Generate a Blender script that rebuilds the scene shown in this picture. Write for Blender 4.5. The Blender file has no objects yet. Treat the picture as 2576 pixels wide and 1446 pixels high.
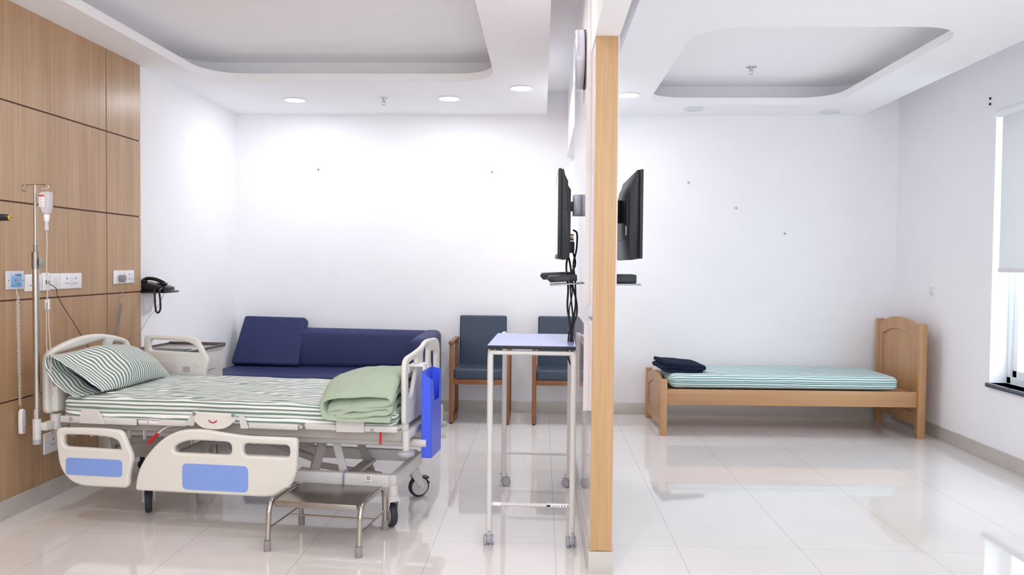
import bpy, bmesh, math, random
from mathutils import Vector, Matrix, noise, Euler
random.seed(7)
PI = math.pi
S = bpy.context.scene
C = S.collection
# ---------------------------------------------------------------- camera, world, exposure
cam_d = bpy.data.cameras.new('camera'); cam = bpy.data.objects.new('camera', cam_d); C.objects.link(cam)
cam_d.sensor_width = 36; cam_d.lens = 2000 / 2576 * 36; cam_d.clip_start = .05
YAW, PITCH, ROLL = .0365, .0294, .0095
fw = Vector((-math.sin(YAW) * math.cos(PITCH), math.cos(YAW) * math.cos(PITCH), -math.sin(PITCH)))
rt = Vector((math.cos(YAW), math.sin(YAW), 0)); up = rt.cross(fw)
r2 = rt * math.cos(ROLL) + up * math.sin(ROLL); u2 = -rt * math.sin(ROLL) + up * math.cos(ROLL)
mw = Matrix((r2, u2, -fw)).transposed().to_4x4(); mw.translation = (0, 0, 1.38)
cam.matrix_world = mw
S.camera = cam
S.view_settings.view_transform = 'Standard'
S.view_settings.look = 'None'
S.view_settings.gamma = 1
S.view_settings.exposure = 0.62
S.view_settings.use_curve_mapping = False
S.cycles.diffuse_bounces = 9; S.cycles.max_bounces = 14; S.cycles.transparent_max_bounces = 16
w = bpy.data.worlds.new('world'); S.world = w; w.use_nodes = True
bg = w.node_tree.nodes['Background']; bg.inputs[0].default_value = (.80, .91, 1, 1); bg.inputs[1].default_value = 2.3
LAMP_W = 5.0
DAY_W = 28.0

def lamp(name, loc, power, size, col=(.90, .935, 1)):
    d = bpy.data.lights.new(name, 'AREA'); d.shape = 'DISK'; d.size = size; d.energy = power; d.color = col
    o = bpy.data.objects.new(name, d); o.location = loc; C.objects.link(o); return o
# daylight falling in through the window in the right wall
dl = bpy.data.lights.new('daylight', 'AREA'); dl.shape = 'RECTANGLE'; dl.size = 1.9; dl.size_y = 1.8; dl.energy = DAY_W; dl.color = (.80, .91, 1)
do = bpy.data.objects.new('daylight', dl); do.location = (3.62, 4.85, 1.5); do.rotation_euler = (0, PI / 2, 0); C.objects.link(do)

# ---------------------------------------------------------------- materials
def lin(c):
    return tuple(((x / 255) / 12.92 if x / 255 <= .04045 else ((x / 255 + .055) / 1.055) ** 2.4) for x in c) + (1,)
MC = {}
def mat(name, col, rough=.5, metal=0., spec=.5, noise_amt=0., noise_scale=20, bump=0., bump_scale=60, stretch=(1, 1, 1), trans=0., alpha=1., emit=0.):
    if name in MC: return MC[name]
    m = bpy.data.materials.new(name); m.use_nodes = True; MC[name] = m
    nt = m.node_tree; b = nt.nodes['Principled BSDF']
    b.inputs['Base Color'].default_value = lin(col); b.inputs['Roughness'].default_value = rough
    b.inputs['Metallic'].default_value = metal; b.inputs['Specular IOR Level'].default_value = spec
    b.inputs['Transmission Weight'].default_value = trans; b.inputs['Alpha'].default_value = alpha
    if emit:
        b.inputs['Emission Color'].default_value = lin(col); b.inputs['Emission Strength'].default_value = emit
    tc = nt.nodes.new('ShaderNodeTexCoord'); mp = nt.nodes.new('ShaderNodeMapping'); mp.inputs['Scale'].default_value = stretch
    nt.links.new(tc.outputs['Object'], mp.inputs[0])
    if noise_amt:
        n = nt.nodes.new('ShaderNodeTexNoise'); n.inputs['Scale'].default_value = noise_scale; n.inputs['Detail'].default_value = 5
        nt.links.new(mp.outputs[0], n.inputs['Vector'])
        r = nt.nodes.new('ShaderNodeMapRange'); r.inputs[1].default_value = .3; r.inputs[2].default_value = .7
        r.inputs[3].default_value = 1 - noise_amt; r.inputs[4].default_value = 1 + noise_amt * .6
        nt.links.new(n.outputs['Fac'], r.inputs[0])
        mx = nt.nodes.new('ShaderNodeVectorMath'); mx.operation = 'SCALE'; mx.inputs[0].default_value = lin(col)[:3]
        nt.links.new(r.outputs[0], mx.inputs['Scale']); nt.links.new(mx.outputs[0], b.inputs['Base Color'])
    if bump:
        n2 = nt.nodes.new('ShaderNodeTexNoise'); n2.inputs['Scale'].default_value = bump_scale; n2.inputs['Detail'].default_value = 4
        nt.links.new(mp.outputs[0], n2.inputs['Vector'])
        bp = nt.nodes.new('ShaderNodeBump'); bp.inputs['Strength'].default_value = bump; bp.inputs['Distance'].default_value = .01
        nt.links.new(n2.outputs['Fac'], bp.inputs['Height']); nt.links.new(bp.outputs[0], b.inputs['Normal'])
    return m

def wood(name, a, c, rough, axis, fine=90, spec=.5):
    """veneer: long grain along one axis"""
    m = bpy.data.materials.new(name); m.use_nodes = True; MC[name] = m
    nt = m.node_tree; b = nt.nodes['Principled BSDF']; b.inputs['Roughness'].default_value = rough; b.inputs['Specular IOR Level'].default_value = spec
    tc = nt.nodes.new('ShaderNodeTexCoord')
    def ns(sc, stretch, det):
        mp = nt.nodes.new('ShaderNodeMapping'); s = [1, 1, 1]; s[axis] = stretch; mp.inputs['Scale'].default_value = s
        nt.links.new(tc.outputs['Object'], mp.inputs[0])
        n = nt.nodes.new('ShaderNodeTexNoise'); n.inputs['Scale'].default_value = sc; n.inputs['Detail'].default_value = det; n.inputs['Roughness'].default_value = .6
        nt.links.new(mp.outputs[0], n.inputs['Vector']); return n
    n1 = ns(5, .08, 3); n2 = ns(fine, .025, 3)
    ad = nt.nodes.new('ShaderNodeMath'); ad.operation = 'MULTIPLY_ADD'; ad.inputs[1].default_value = .45
    nt.links.new(n2.outputs['Fac'], ad.inputs[0])
    sc = nt.nodes.new('ShaderNodeMath'); sc.operation = 'MULTIPLY'; sc.inputs[1].default_value = .6; nt.links.new(n1.outputs['Fac'], sc.inputs[0]); nt.links.new(sc.outputs[0], ad.inputs[2])
    r = nt.nodes.new('ShaderNodeValToRGB'); r.color_ramp.elements[0].position = .36; r.color_ramp.elements[1].position = .68
    r.color_ramp.elements[0].color = lin(a); r.color_ramp.elements[1].color = lin(c)
    nt.links.new(ad.outputs[0], r.inputs[0]); nt.links.new(r.outputs[0], b.inputs['Base Color'])
    return m

def striped(name, white, green, period, duty=.45):
    """woven stripes running along U, counted along V of the sheet's own weave coordinates (metres)"""
    m = bpy.data.materials.new(name); m.use_nodes = True; MC[name] = m
    nt = m.node_tree; b = nt.nodes['Principled BSDF']; b.inputs['Roughness'].default_value = .85; b.inputs['Specular IOR Level'].default_value = .15
    uv = nt.nodes.new('ShaderNodeUVMap'); sx = nt.nodes.new('ShaderNodeSeparateXYZ'); nt.links.new(uv.outputs[0], sx.inputs[0])
    d = nt.nodes.new('ShaderNodeMath'); d.operation = 'DIVIDE'; d.inputs[1].default_value = period; nt.links.new(sx.outputs[1], d.inputs[0])
    f = nt.nodes.new('ShaderNodeMath'); f.operation = 'FRACT'; nt.links.new(d.outputs[0], f.inputs[0])
    r = nt.nodes.new('ShaderNodeValToRGB'); cr = r.color_ramp
    cr.elements[0].position = 0; cr.elements[0].color = lin(green); cr.elements[1].position = duty; cr.elements[1].color = lin(green)
    e = cr.elements.new(duty + .06); e.color = lin(white); e = cr.elements.new(.95); e.color = lin(white); e = cr.elements.new(1.); e.color = lin(green)
    nt.links.new(f.outputs[0], r.inputs[0]); nt.links.new(r.outputs[0], b.inputs['Base Color'])
    tc = nt.nodes.new('ShaderNodeTexCoord'); n = nt.nodes.new('ShaderNodeTexNoise'); n.inputs['Scale'].default_value = 45; n.inputs['Detail'].default_value = 4
    mp = nt.nodes.new('ShaderNodeMapping'); mp.inputs['Scale'].default_value = (.4, 1, 1); nt.links.new(tc.outputs['Object'], mp.inputs[0]); nt.links.new(mp.outputs[0], n.inputs['Vector'])
    bp = nt.nodes.new('ShaderNodeBump'); bp.inputs['Strength'].default_value = .35; bp.inputs['Distance'].default_value = .01
    nt.links.new(n.outputs['Fac'], bp.inputs['Height']); nt.links.new(bp.outputs[0], b.inputs['Normal'])
    return m

def floor_mat():
    m = bpy.data.materials.new('polished_tile'); m.use_nodes = True; nt = m.node_tree; b = nt.nodes['Principled BSDF']
    b.inputs['Roughness'].default_value = .04; b.inputs['Specular IOR Level'].default_value = .5; b.inputs['IOR'].default_value = 1.9
    tc = nt.nodes.new('ShaderNodeTexCoord'); sx = nt.nodes.new('ShaderNodeSeparateXYZ'); nt.links.new(tc.outputs['Object'], sx.inputs[0])
    def line(out, off, per, wd):
        a = nt.nodes.new('ShaderNodeMath'); a.operation = 'SUBTRACT'; a.inputs[1].default_value = off - per * 50; nt.links.new(out, a.inputs[0])
        d = nt.nodes.new('ShaderNodeMath'); d.operation = 'MODULO'; d.inputs[1].default_value = per; nt.links.new(a.outputs[0], d.inputs[0])
        l = nt.nodes.new('ShaderNodeMath'); l.operation = 'LESS_THAN'; l.inputs[1].default_value = wd; nt.links.new(d.outputs[0], l.inputs[0]); return l
    l1 = line(sx.outputs[0], .081, 0.598, .0028); l2 = line(sx.outputs[1], 3.9, 1.15, .0022)
    mxm = nt.nodes.new('ShaderNodeMath'); mxm.operation = 'MAXIMUM'; nt.links.new(l1.outputs[0], mxm.inputs[0]); nt.links.new(l2.outputs[0], mxm.inputs[1])
    n = nt.nodes.new('ShaderNodeTexNoise'); n.inputs['Scale'].default_value = 1.6; n.inputs['Detail'].default_value = 6; nt.links.new(tc.outputs['Object'], n.inputs['Vector'])
    r = nt.nodes.new('ShaderNodeValToRGB'); r.color_ramp.elements[0].position = .35; r.color_ramp.elements[1].position = .65
    r.color_ramp.elements[0].color = lin((222, 217, 213)); r.color_ramp.elements[1].color = lin((228, 223, 219)); nt.links.new(n.outputs['Fac'], r.inputs[0])
    mx = nt.nodes.new('ShaderNodeMix'); mx.data_type = 'RGBA'; nt.links.new(mxm.outputs[0], mx.inputs[0]); nt.links.new(r.outputs[0], mx.inputs[6]); mx.inputs[7].default_value = lin((176, 170, 165))
    nt.links.new(mx.outputs[2], b.inputs['Base Color'])
    return m

def clear_mat(name, col, gloss=.08, dens=.9, rough=.02):
    """thin clear plastic or glass: mostly lets light through, a little shine"""
    m = bpy.data.materials.new(name); m.use_nodes = True; MC[name] = m; nt = m.node_tree; nt.nodes.remove(nt.nodes['Principled BSDF'])
    out = nt.nodes['Material Output']; t = nt.nodes.new('ShaderNodeBsdfTransparent'); t.inputs[0].default_value = lin(col)
    g = nt.nodes.new('ShaderNodeBsdfPrincipled'); g.inputs['Base Color'].default_value = lin(col); g.inputs['Roughness'].default_value = rough
    mx = nt.nodes.new('ShaderNodeMixShader'); mx.inputs[0].default_value = 1 - dens
    nt.links.new(t.outputs[0], mx.inputs[1]); nt.links.new(g.outputs[0], mx.inputs[2]); nt.links.new(mx.outputs[0], out.inputs[0]); return m

WALL = mat('wall_paint', (245, 244, 246), .75, spec=.2, noise_amt=.012, noise_scale=3)
CEIL = mat('ceiling_paint', (250, 249, 250), .85, spec=.15, noise_amt=.01, noise_scale=3)
FLOOR = floor_mat()
SKIRT = mat('skirting_tile', (203, 197, 190), .2, noise_amt=.03, noise_scale=8)
PANEL = wood('panel_veneer', (168, 132, 96), (197, 163, 127), .32, 2, 60)
GROOVE = mat('groove_dark', (96, 62, 52), .6)
MAPLE = wood('maple_veneer', (183, 144, 100), (206, 169, 126), .35, 2, 110)
BEDWOOD = wood('beech_bed', (178, 132, 90), (196, 152, 108), .35, 0, 40)
BEDWOODV = wood('beech_bed_upright', (178, 132, 90), (196, 152, 108), .35, 2, 40)
TEAK = wood('teak_chair', (112, 67, 34), (152, 96, 54), .35, 2, 50)
LAM = mat('white_laminate', (236, 229, 229), .06, spec=.6)
LAME = mat('white_laminate_edge', (233, 226, 227), .4)
IVORY = mat('ivory_plastic', (224, 221, 214), .38, noise_amt=.015, noise_scale=6)
PAINT = mat('pale_grey_paint', (214, 211, 208), .35, noise_amt=.02, noise_scale=10)
PAINTD = mat('grey_paint', (178, 170, 164), .4, noise_amt=.03, noise_scale=10)
GREYP = mat('grey_plastic', (170, 171, 178), .35)
DECAL = mat('blue_decal', (132, 162, 228), .45, noise_amt=.02, noise_scale=200)
RED = mat('red_grip', (200, 28, 26), .35)
STEEL = mat('stainless_steel', (188, 182, 174), .2, 1, bump=.05, bump_scale=40, stretch=(1, 8, 1), noise_amt=.06, noise_scale=30)
STEELB = mat('brushed_steel', (165, 158, 152), .3, 1, noise_amt=.1, noise_scale=14, stretch=(1, 1, 1))
CHROME = mat('chrome', (205, 205, 208), .1, 1)
BLACK = mat('black_plastic', (24, 25, 30), .38)
BLACKG = mat('black_gloss', (14, 15, 19), .06)
RUBBER = mat('dark_rubber', (45, 47, 54), .6)
RUBG = mat('grey_rubber', (146, 140, 138), .65, noise_amt=.05)
NAVY = mat('navy_vinyl', (46, 52, 94), .5, spec=.3, bump=.05, bump_scale=250, noise_amt=.04, noise_scale=3)
SLATE = mat('slate_vinyl', (56, 68, 86), .4, spec=.4, bump=.06, bump_scale=200, noise_amt=.05, noise_scale=6)
NAVYB = mat('navy_wool', (40, 45, 66), .95, spec=.05, bump=.5, bump_scale=220, noise_amt=.15, noise_scale=140)
GREENB = mat('sage_cotton', (172, 186, 165), .9, spec=.1, bump=.25, bump_scale=40, noise_amt=.05, noise_scale=12)
DARKF = mat('dark_insert', (36, 40, 58), .8, spec=.1)
BLUEH = mat('blue_acrylic', (70, 98, 232), .3, spec=.4)
WHITEP = mat('white_plastic', (240, 239, 241), .3)
WHITEP2 = mat('white_plastic_inset', (228, 226, 230), .3)
HOLE = mat('dark_hole', (40, 36, 38), .8)
SHEETL = striped('striped_sheet_green', (240, 240, 239), (124, 146, 130), .0225, .41)
SHEETR = striped('striped_sheet_light_tint', (232, 238, 240), (118, 164, 156), .0215)  # the right bay's bluish light is put into this green and white
TOPLAM = mat('lilac_laminate', (176, 188, 246), .22, spec=.5)
COPPER = mat('brown_wire', (92, 62, 52), .6)
CORDG = mat('grey_cord', (160, 152, 148), .5)
CORDW = mat('white_cord', (232, 228, 222), .5)
GRANITE = mat('dark_granite', (72, 84, 100), .15, noise_amt=.25, noise_scale=180)
UPVC = mat('white_upvc', (236, 240, 243), .25)
BLIND = mat('blind_fabric', (226, 229, 233), .85, spec=.1, noise_amt=.02, noise_scale=300)
TUBE = clear_mat('clear_tube', (236, 228, 220), dens=.45, rough=.15)
BOTTLE = clear_mat('clear_bottle', (240, 238, 242), dens=.45, rough=.2)
GLASS = clear_mat('window_glass', (250, 253, 255), dens=.93)
LIGHT = mat('lamp_diffuser', (255, 253, 252), .4, emit=9)
_nt = BLIND.node_tree; _tr = _nt.nodes.new('ShaderNodeBsdfTranslucent'); _tr.inputs[0].default_value = lin((240, 234, 228)); _mx = _nt.nodes.new('ShaderNodeMixShader'); _mx.inputs[0].default_value = .2
_nt.links.new(_nt.nodes['Principled BSDF'].outputs[0], _mx.inputs[1]); _nt.links.new(_tr.outputs[0], _mx.inputs[2]); _nt.links.new(_mx.outputs[0], _nt.nodes['Material Output'].inputs[0])
DIFF0 = mat('unlit_diffuser', (222, 226, 228), .4)

# ---------------------------------------------------------------- mesh helpers
def fil(pts, r, n=6, closed=False):
    """round the corners of a polyline (2D or 3D)"""
    P = [Vector(p) for p in pts]; out = []; N = len(P)
    for i, p in enumerate(P):
        if not closed and i in (0, N - 1): out.append(p); continue
        a, b = P[i - 1], P[(i + 1) % N]; da, db = (a - p), (b - p)
        rr = r[i] if isinstance(r, (list, tuple)) else r
        la, lb = min(rr, da.length * .49), min(rr, db.length * .49)
        if la < 1e-5: out.append(p); continue
        A, B_ = p + da.normalized() * la, p + db.normalized() * lb
        for k in range(n + 1):
            t = k / n; out.append(A * (1 - t) ** 2 + p * 2 * t * (1 - t) + B_ * t * t)
    return out
def cat(pts, n=8, closed=False):
    P = [Vector(p) for p in pts]; out = []; N = len(P)
    rng = range(N if closed else N - 1)
    for i in rng:
        p0 = P[i - 1] if (i or closed) else P[0] * 2 - P[1]; p1 = P[i]; p2 = P[(i + 1) % N]
        p3 = P[(i + 2) % N] if (i + 2 < N or closed) else p2 * 2 - p1
        for k in range(n):
            t = k / n
            out.append(.5 * ((2 * p1) + (p2 - p0) * t + (2 * p0 - 5 * p1 + 4 * p2 - p3) * t * t + (3 * p1 - p0 - 3 * p2 + p3) * t ** 3))
    if not closed: out.append(P[-1])
    return out

class MB:
    def __init__(s): s.b = bmesh.new()
    def box(s, x0, y0, z0, x1, y1, z1, bev=0, seg=2, M=None):
        r = bmesh.ops.create_cube(s.b, size=1); vs = r['verts']
        for v in vs: v.co = Vector((x0 + (v.co.x + .5) * (x1 - x0), y0 + (v.co.y + .5) * (y1 - y0), z0 + (v.co.z + .5) * (z1 - z0)))
        if bev:
            es = list({e for v in vs for e in v.link_edges})
            r2 = bmesh.ops.bevel(s.b, geom=es, offset=bev, segments=seg, profile=.5, affect='EDGES', clamp_overlap=True)
            vs = list({v for v in vs if v.is_valid} | {v for v in r2['verts']})
        if M is not None: bmesh.ops.transform(s.b, matrix=M, verts=vs)
        return s
    def cyl(s, p, q, r, r2=None, seg=20, caps=True):
        p, q = Vector(p), Vector(q); d = q - p
        R = d.to_track_quat('Z', 'Y').to_matrix().to_4x4(); R.translation = (p + q) / 2
        bmesh.ops.create_cone(s.b, cap_ends=caps, segments=seg, radius1=r, radius2=r if r2 is None else r2, depth=d.length, matrix=R); return s
    def sph(s, c, r, sc=(1, 1, 1), seg=16):
        M = Matrix.Translation(c) @ Matrix.Diagonal((sc[0], sc[1], sc[2], 1))
        bmesh.ops.create_uvsphere(s.b, u_segments=seg, v_segments=seg // 2, radius=r, matrix=M); return s
    def tube(s, pts, r, seg=10, closed=False, caps=True):
        P = [Vector(p) for p in pts]; N = len(P); rings = []; u = None
        for i, p in enumerate(P):
            if closed: t = P[(i + 1) % N] - P[i - 1]
            else: t = P[min(i + 1, N - 1)] - P[max(i - 1, 0)]
            if t.length < 1e-9: t = Vector((0, 0, 1))
            t.normalize()
            if u is None: u = t.orthogonal().normalized()
            else:
                u = (u - t * u.dot(t));
                if u.length < 1e-6: u = t.orthogonal()
                u.normalize()
            v = t.cross(u); rr = r[i] if isinstance(r, list) else r
            rings.append([s.b.verts.new(p + (u * math.cos(2 * PI * k / seg) + v * math.sin(2 * PI * k / seg)) * rr) for k in range(seg)])
        for i in range(N if closed else N - 1):
            a, b = rings[i], rings[(i + 1) % N]
            for k in range(seg): s.b.faces.new((a[k], a[(k + 1) % seg], b[(k + 1) % seg], b[k]))
        if caps and not closed:
            s.b.faces.new(rings[0][::-1]); s.b.faces.new(rings[-1])
        return s
    def lathe(s, prof, c, axis=(0, 0, 1), seg=24, caps=True):
        R = Vector(axis).to_track_quat('Z', 'Y').to_matrix().to_4x4(); R.translation = c; rings = []
        for r, z in prof:
            rings.append([s.b.verts.new(R @ Vector((max(r, 1e-5) * math.cos(2 * PI * k / seg), max(r, 1e-5) * math.sin(2 * PI * k / seg), z))) for k in range(seg)])
        for a, b in zip(rings, rings[1:]):
            for k in range(seg): s.b.faces.new((a[k], a[(k + 1) % seg], b[(k + 1) % seg], b[k]))
        if caps: s.b.faces.new(rings[0][::-1]); s.b.faces.new(rings[-1])
        return s
    def prism(s, pts, plane, d0, d1, bev=0):
        """polygon (a,b) in plane 'xz','yz' or 'xy', swept from d0 to d1 along the third axis"""
        def co(a, b, d): return {'xz': (a, d, b), 'yz': (d, a, b), 'xy': (a, b, d)}[plane]
        A = [s.b.verts.new(co(p[0], p[1], d0)) for p in pts]; B_ = [s.b.verts.new(co(p[0], p[1], d1)) for p in pts]; n = len(pts)
        fs = [s.b.faces.new(A), s.b.faces.new(B_[::-1])] + [s.b.faces.new((A[i], B_[i], B_[(i + 1) % n], A[(i + 1) % n])) for i in range(n)]
        bmesh.ops.recalc_face_normals(s.b, faces=fs)
        if bev:
            es = list({e for f in fs[:2] for e in f.edges}); bmesh.ops.bevel(s.b, geom=es, offset=bev, segments=2, profile=.5, affect='EDGES', clamp_overlap=True)
        return s
    def move(s, M): bmesh.ops.transform(s.b, matrix=M, verts=s.b.verts[:]); return s
    def o(s, name, m, parent=None, sharp=40, smooth=True, recalc=True):
        if recalc: bmesh.ops.recalc_face_normals(s.b, faces=s.b.faces[:])
        me = bpy.data.meshes.new(name); s.b.to_mesh(me); s.b.free()
        return link(name, me, m, parent, sharp if smooth else None)
def link(name, me, m, parent=None, sharp=40):
    if m is not None: me.materials.clear(); me.materials.append(m)
    if sharp:
        me.shade_smooth(); me.set_sharp_from_angle(angle=math.radians(sharp))
    ob = bpy.data.objects.new(name, me); C.objects.link(ob); ob.parent = parent; return ob
def plate(name, outer, holes, thick, bev, M, m, parent=None, sharp=60):
    """flat moulded plate with rounded edges and openings, outlines given in metres"""
    cu = bpy.data.curves.new('tmp', 'CURVE'); cu.dimensions = '2D'; cu.fill_mode = 'BOTH'
    cu.extrude = max(thick / 2 - bev, 1e-5); cu.bevel_depth = bev; cu.bevel_resolution = 3; cu.offset = -bev
    for k, pts in enumerate([outer] + holes):
        ar = sum(pts[i - 1][0] * pts[i][1] - pts[i][0] * pts[i - 1][1] for i in range(len(pts)))
        if (ar > 0) != (k == 0): pts = pts[::-1]
        sp = cu.splines.new('POLY'); sp.points.add(len(pts) - 1); sp.use_cyclic_u = True
        for p, q in zip(sp.points, pts): p.co = (q[0], q[1], 0, 1)
    ob = bpy.data.objects.new('tmp', cu); C.objects.link(ob)
    me = bpy.data.meshes.new_from_object(ob.evaluated_get(bpy.context.evaluated_depsgraph_get()))
    bpy.data.objects.remove(ob); bpy.data.curves.remove(cu); me.transform(M); me.name = name
    return link(name, me, m, parent, sharp)
def text(name, body, size, M, m, parent=None, ext=.0004):
    cu = bpy.data.curves.new('tmp', 'FONT'); cu.body = body; cu.size = size; cu.extrude = ext; cu.align_x = 'CENTER'; cu.align_y = 'CENTER'
    ob = bpy.data.objects.new('tmp', cu); C.objects.link(ob)
    me = bpy.data.meshes.new_from_object(ob.evaluated_get(bpy.context.evaluated_depsgraph_get()))
    bpy.data.objects.remove(ob); bpy.data.curves.remove(cu); me.transform(M); me.name = name
    return link(name, me, m, parent, None)
def frameM(X, Y, Z, T=(0, 0, 0)):
    M = Matrix((X, Y, Z)).transposed().to_4x4(); M.translation = T; return M
def XZ(y): return frameM((1, 0, 0), (0, 0, 1), (0, -1, 0), (0, y, 0))     # outline (x,z), facing the camera
def YZ(x): return frameM((0, 1, 0), (0, 0, 1), (1, 0, 0), (x, 0, 0))      # outline (y,z), facing +x
def tag(o, label, cat_, group=None):
    o['label'] = label; o['category'] = cat_
    if group: o['group'] = group
    return o
def thing(name, label, cat_, loc=(0, 0, 0), rz=0, group=None):
    o = bpy.data.objects.new(name, None); o.empty_display_size = .1; C.objects.link(o); o.location = loc; o.rotation_euler = (0, 0, rz)
    return tag(o, label, cat_, group)
def struct(o, label=None):
    o['kind'] = 'structure'
    if label: o['label'] = label
    return o
def copy_tree(o, parent=None):
    c = o.copy(); C.objects.link(c); c.parent = parent
    for ch in [x for x in bpy.data.objects if x.parent == o]: copy_tree(ch, c)
    return c
def rrect(x0, y0, x1, y1, r, n=6): return [tuple(p) for p in fil([(x0, y0), (x1, y0), (x1, y1), (x0, y1)], r, n, True)]

# ---------------------------------------------------------------- room shell
XL, XR, YB, YF = -2.86, 3.23, 7.38, -2.2
ZC, ZU = 2.755, 2.97
struct(MB().box(XL - .3, YF, -.1, XR + .3, YB + .2, 0).o('floor', FLOOR, smooth=False), 'glossy pale cream tiled floor')
struct(MB().box(XL - .3, YF, ZU, XR + .3, YB + .2, ZU + .1).o('ceiling', CEIL, smooth=False), 'white upper ceiling above the dropped panels')
struct(MB().box(XL - .2, YB, 0, XR + .2, YB + .15, ZU).o('wall_back', WALL, smooth=False), 'plain white back wall')
struct(MB().box(XL - .2, YF, 0, XL, YB, ZU).o('wall_left', WALL, smooth=False), 'white left wall beside the wood panelling')
b = MB(); WY0, WY1, WZ0, WZ1 = 3.9, 5.82, .56, 2.44
b.box(XR, WY1, 0, XR + .2, YB, ZU); b.box(XR, YF, 0, XR + .2, WY0, ZU); b.box(XR, WY0, 0, XR + .2, WY1, WZ0); b.box(XR, WY0, WZ1, XR + .2, WY1, ZU)
struct(b.o('wall_right', WALL, smooth=False), 'white right wall with the window')
b = MB(); b.box(XL - .2, YF - .15, 0, XR + .2, YF, .95); b.box(XL - .2, YF - .15, 2.55, XR + .2, YF, ZU); b.box(XL - .2, YF - .15, .95, XL + .3, YF, 2.55); b.box(XR - .3, YF - .15, .95, XR + .2, YF, 2.55)  # wide opening added behind the camera so sky light reaches the room
struct(b.o('wall_front', WALL, smooth=False), 'unseen white wall behind the camera with an opening added for light')
b = MB()
for k in range(7): x = XL + .3 + k * (XR - XL - .6) / 6; b.box(x - .03, YF - .1, .95, x + .03, YF - .05, 2.55)
b.box(XL + .3, YF - .1, .95, XR - .3, YF - .05, 1.0); b.box(XL + .3, YF - .1, 2.5, XR - .3, YF - .05, 2.55)
struct(b.o('added_window', mat('added_window_frame', (236, 240, 243), .3), smooth=False), 'unseen window added behind the camera to let in front light')  # frame of the unseen, added opening
# skirting
struct(MB().box(XL, YF, 0, XL + .035, 5.56, .1, .002).o('baseboard_left', SKIRT), 'grey tile skirting under the wood panelling')
struct(MB().box(XL, YB - .012, 0, XR, YB, .105, .002).o('baseboard_back', SKIRT), 'grey tile skirting along the back wall')
struct(MB().box(XR - .012, YF, 0, XR, YB - .012, .105, .002).o('baseboard_right', SKIRT), 'grey tile skirting along the right wall')
# wood panelling on the left wall
GZ = [.1, .619, 1.16, 1.689, 2.22, ZC]; GY = [YF, -.6, 2.25, 5.105, 5.545]
b = MB(); g = .0045
for j in range(4):
    for i in range(5):
        b.box(XL, GY[j] + g, GZ[i] + (g if i else 0), XL + .02, GY[j + 1] - (g if j < 3 else 0), GZ[i + 1] - (g if i < 4 else 0), .0008, 1)
pn = struct(b.o('wall_panelling', PANEL, smooth=False), 'oak veneer wall panels with dark grooves')
struct(MB().box(XL, YF, .1, XL + .013, 5.54, ZC).o('panel_groove', GROOVE, pn, smooth=False))
# dropped ceilings with rounded trays
def tray(name, x0, y0, x1, y1, hole, r, cov, label):
    hx0, hy0, hx1, hy1 = hole
    o = plate(name, [(x0, y0), (x1, y0), (x1, y1), (x0, y1)], [rrect(hx0, hy0, hx1, hy1, r, 10)], .06, .0015, Matrix.Translation((0, 0, ZC + .03)), CEIL, sharp=30)
    struct(o, label)
    b = MB(); pts = rrect(hx0 - cov, hy0 - cov, hx1 + cov, hy1 + cov, r, 10); n = len(pts)
    lo = [b.b.verts.new((p[0], p[1], ZC + .058)) for p in pts]; hi = [b.b.verts.new((p[0], p[1], ZU)) for p in pts]
    for i in range(n): b.b.faces.new((lo[i], lo[(i + 1) % n], hi[(i + 1) % n], hi[i]))
    w_ = b.o('cove', CEIL, o, sharp=30); w_['kind'] = 'structure'
    return o
tray('trim_1', XL, YF, .037, YB, (-2.555, 1.2, -.36, 6.035), .34, .295, 'white dropped ceiling of the left bay with rounded tray')
tray('trim_2', .495, YF, 2.885, YB, (.885, 4.66, 2.45, 6.88), .34, .28, 'white dropped ceiling of the right bay with rounded tray')
struct(MB().box(.02, YF, ZC + .058, .037, YB, ZU).o('trim_3', CEIL, smooth=False), 'white edge board of the left dropped ceiling')
# partition with wood end
PX0, PX1, PY = .231, .327, 3.53
PE = 5.36
pt = struct(MB().box(PX0, PY + .012, 0, PX1, PE, 2.384).o('wall_partition', LAM, smooth=False), 'white laminated partition between the two bays')
struct(MB().box(PX0 - .001, PY, .104, PX1 + .001, PY + .012, 2.384).o('trim_4', MAPLE, smooth=False), 'maple veneer end of the partition')
struct(MB().box(PX0 - .005, YF, 2.384, PX1 + .006, YB, ZU).o('trim_5', CEIL, smooth=False), 'white beam over the partition running from the camera to the back wall')
b = MB(); b.box(PX0 - .008, PY - .006, 0, PX1 + .006, PY + .06, .1, .002); b.box(PX0 - .012, PY + .06, 0, PX0, PE, .1, .001); b.box(PX1, PY + .06, 0, PX1 + .012, PE, .1, .001)
struct(b.o('baseboard_partition', SKIRT), 'pale skirting round the foot of the partition')
struct(MB().box(PX1, PY + .012, 1.28, PX1 + .008, 4.4, ZU).o('trim_6', LAME, smooth=False), 'thin white edge strip on the right side of the partition')
# white laminate boards on the left face of the partition
BX = .207
t = MB(); t.box(BX, 3.8, 1.185, PX0, 5.2, ZU, .001, 1); struct(t.o('trim_7', LAM, smooth=False), 'tall glossy white board behind the television')
t = MB(); t.box(BX, 3.8, .682, PX0, 4.62, 1.1, .001, 1); struct(t.o('trim_8', LAM, smooth=False), 'low glossy white board beside the narrow trolley table')
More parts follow.
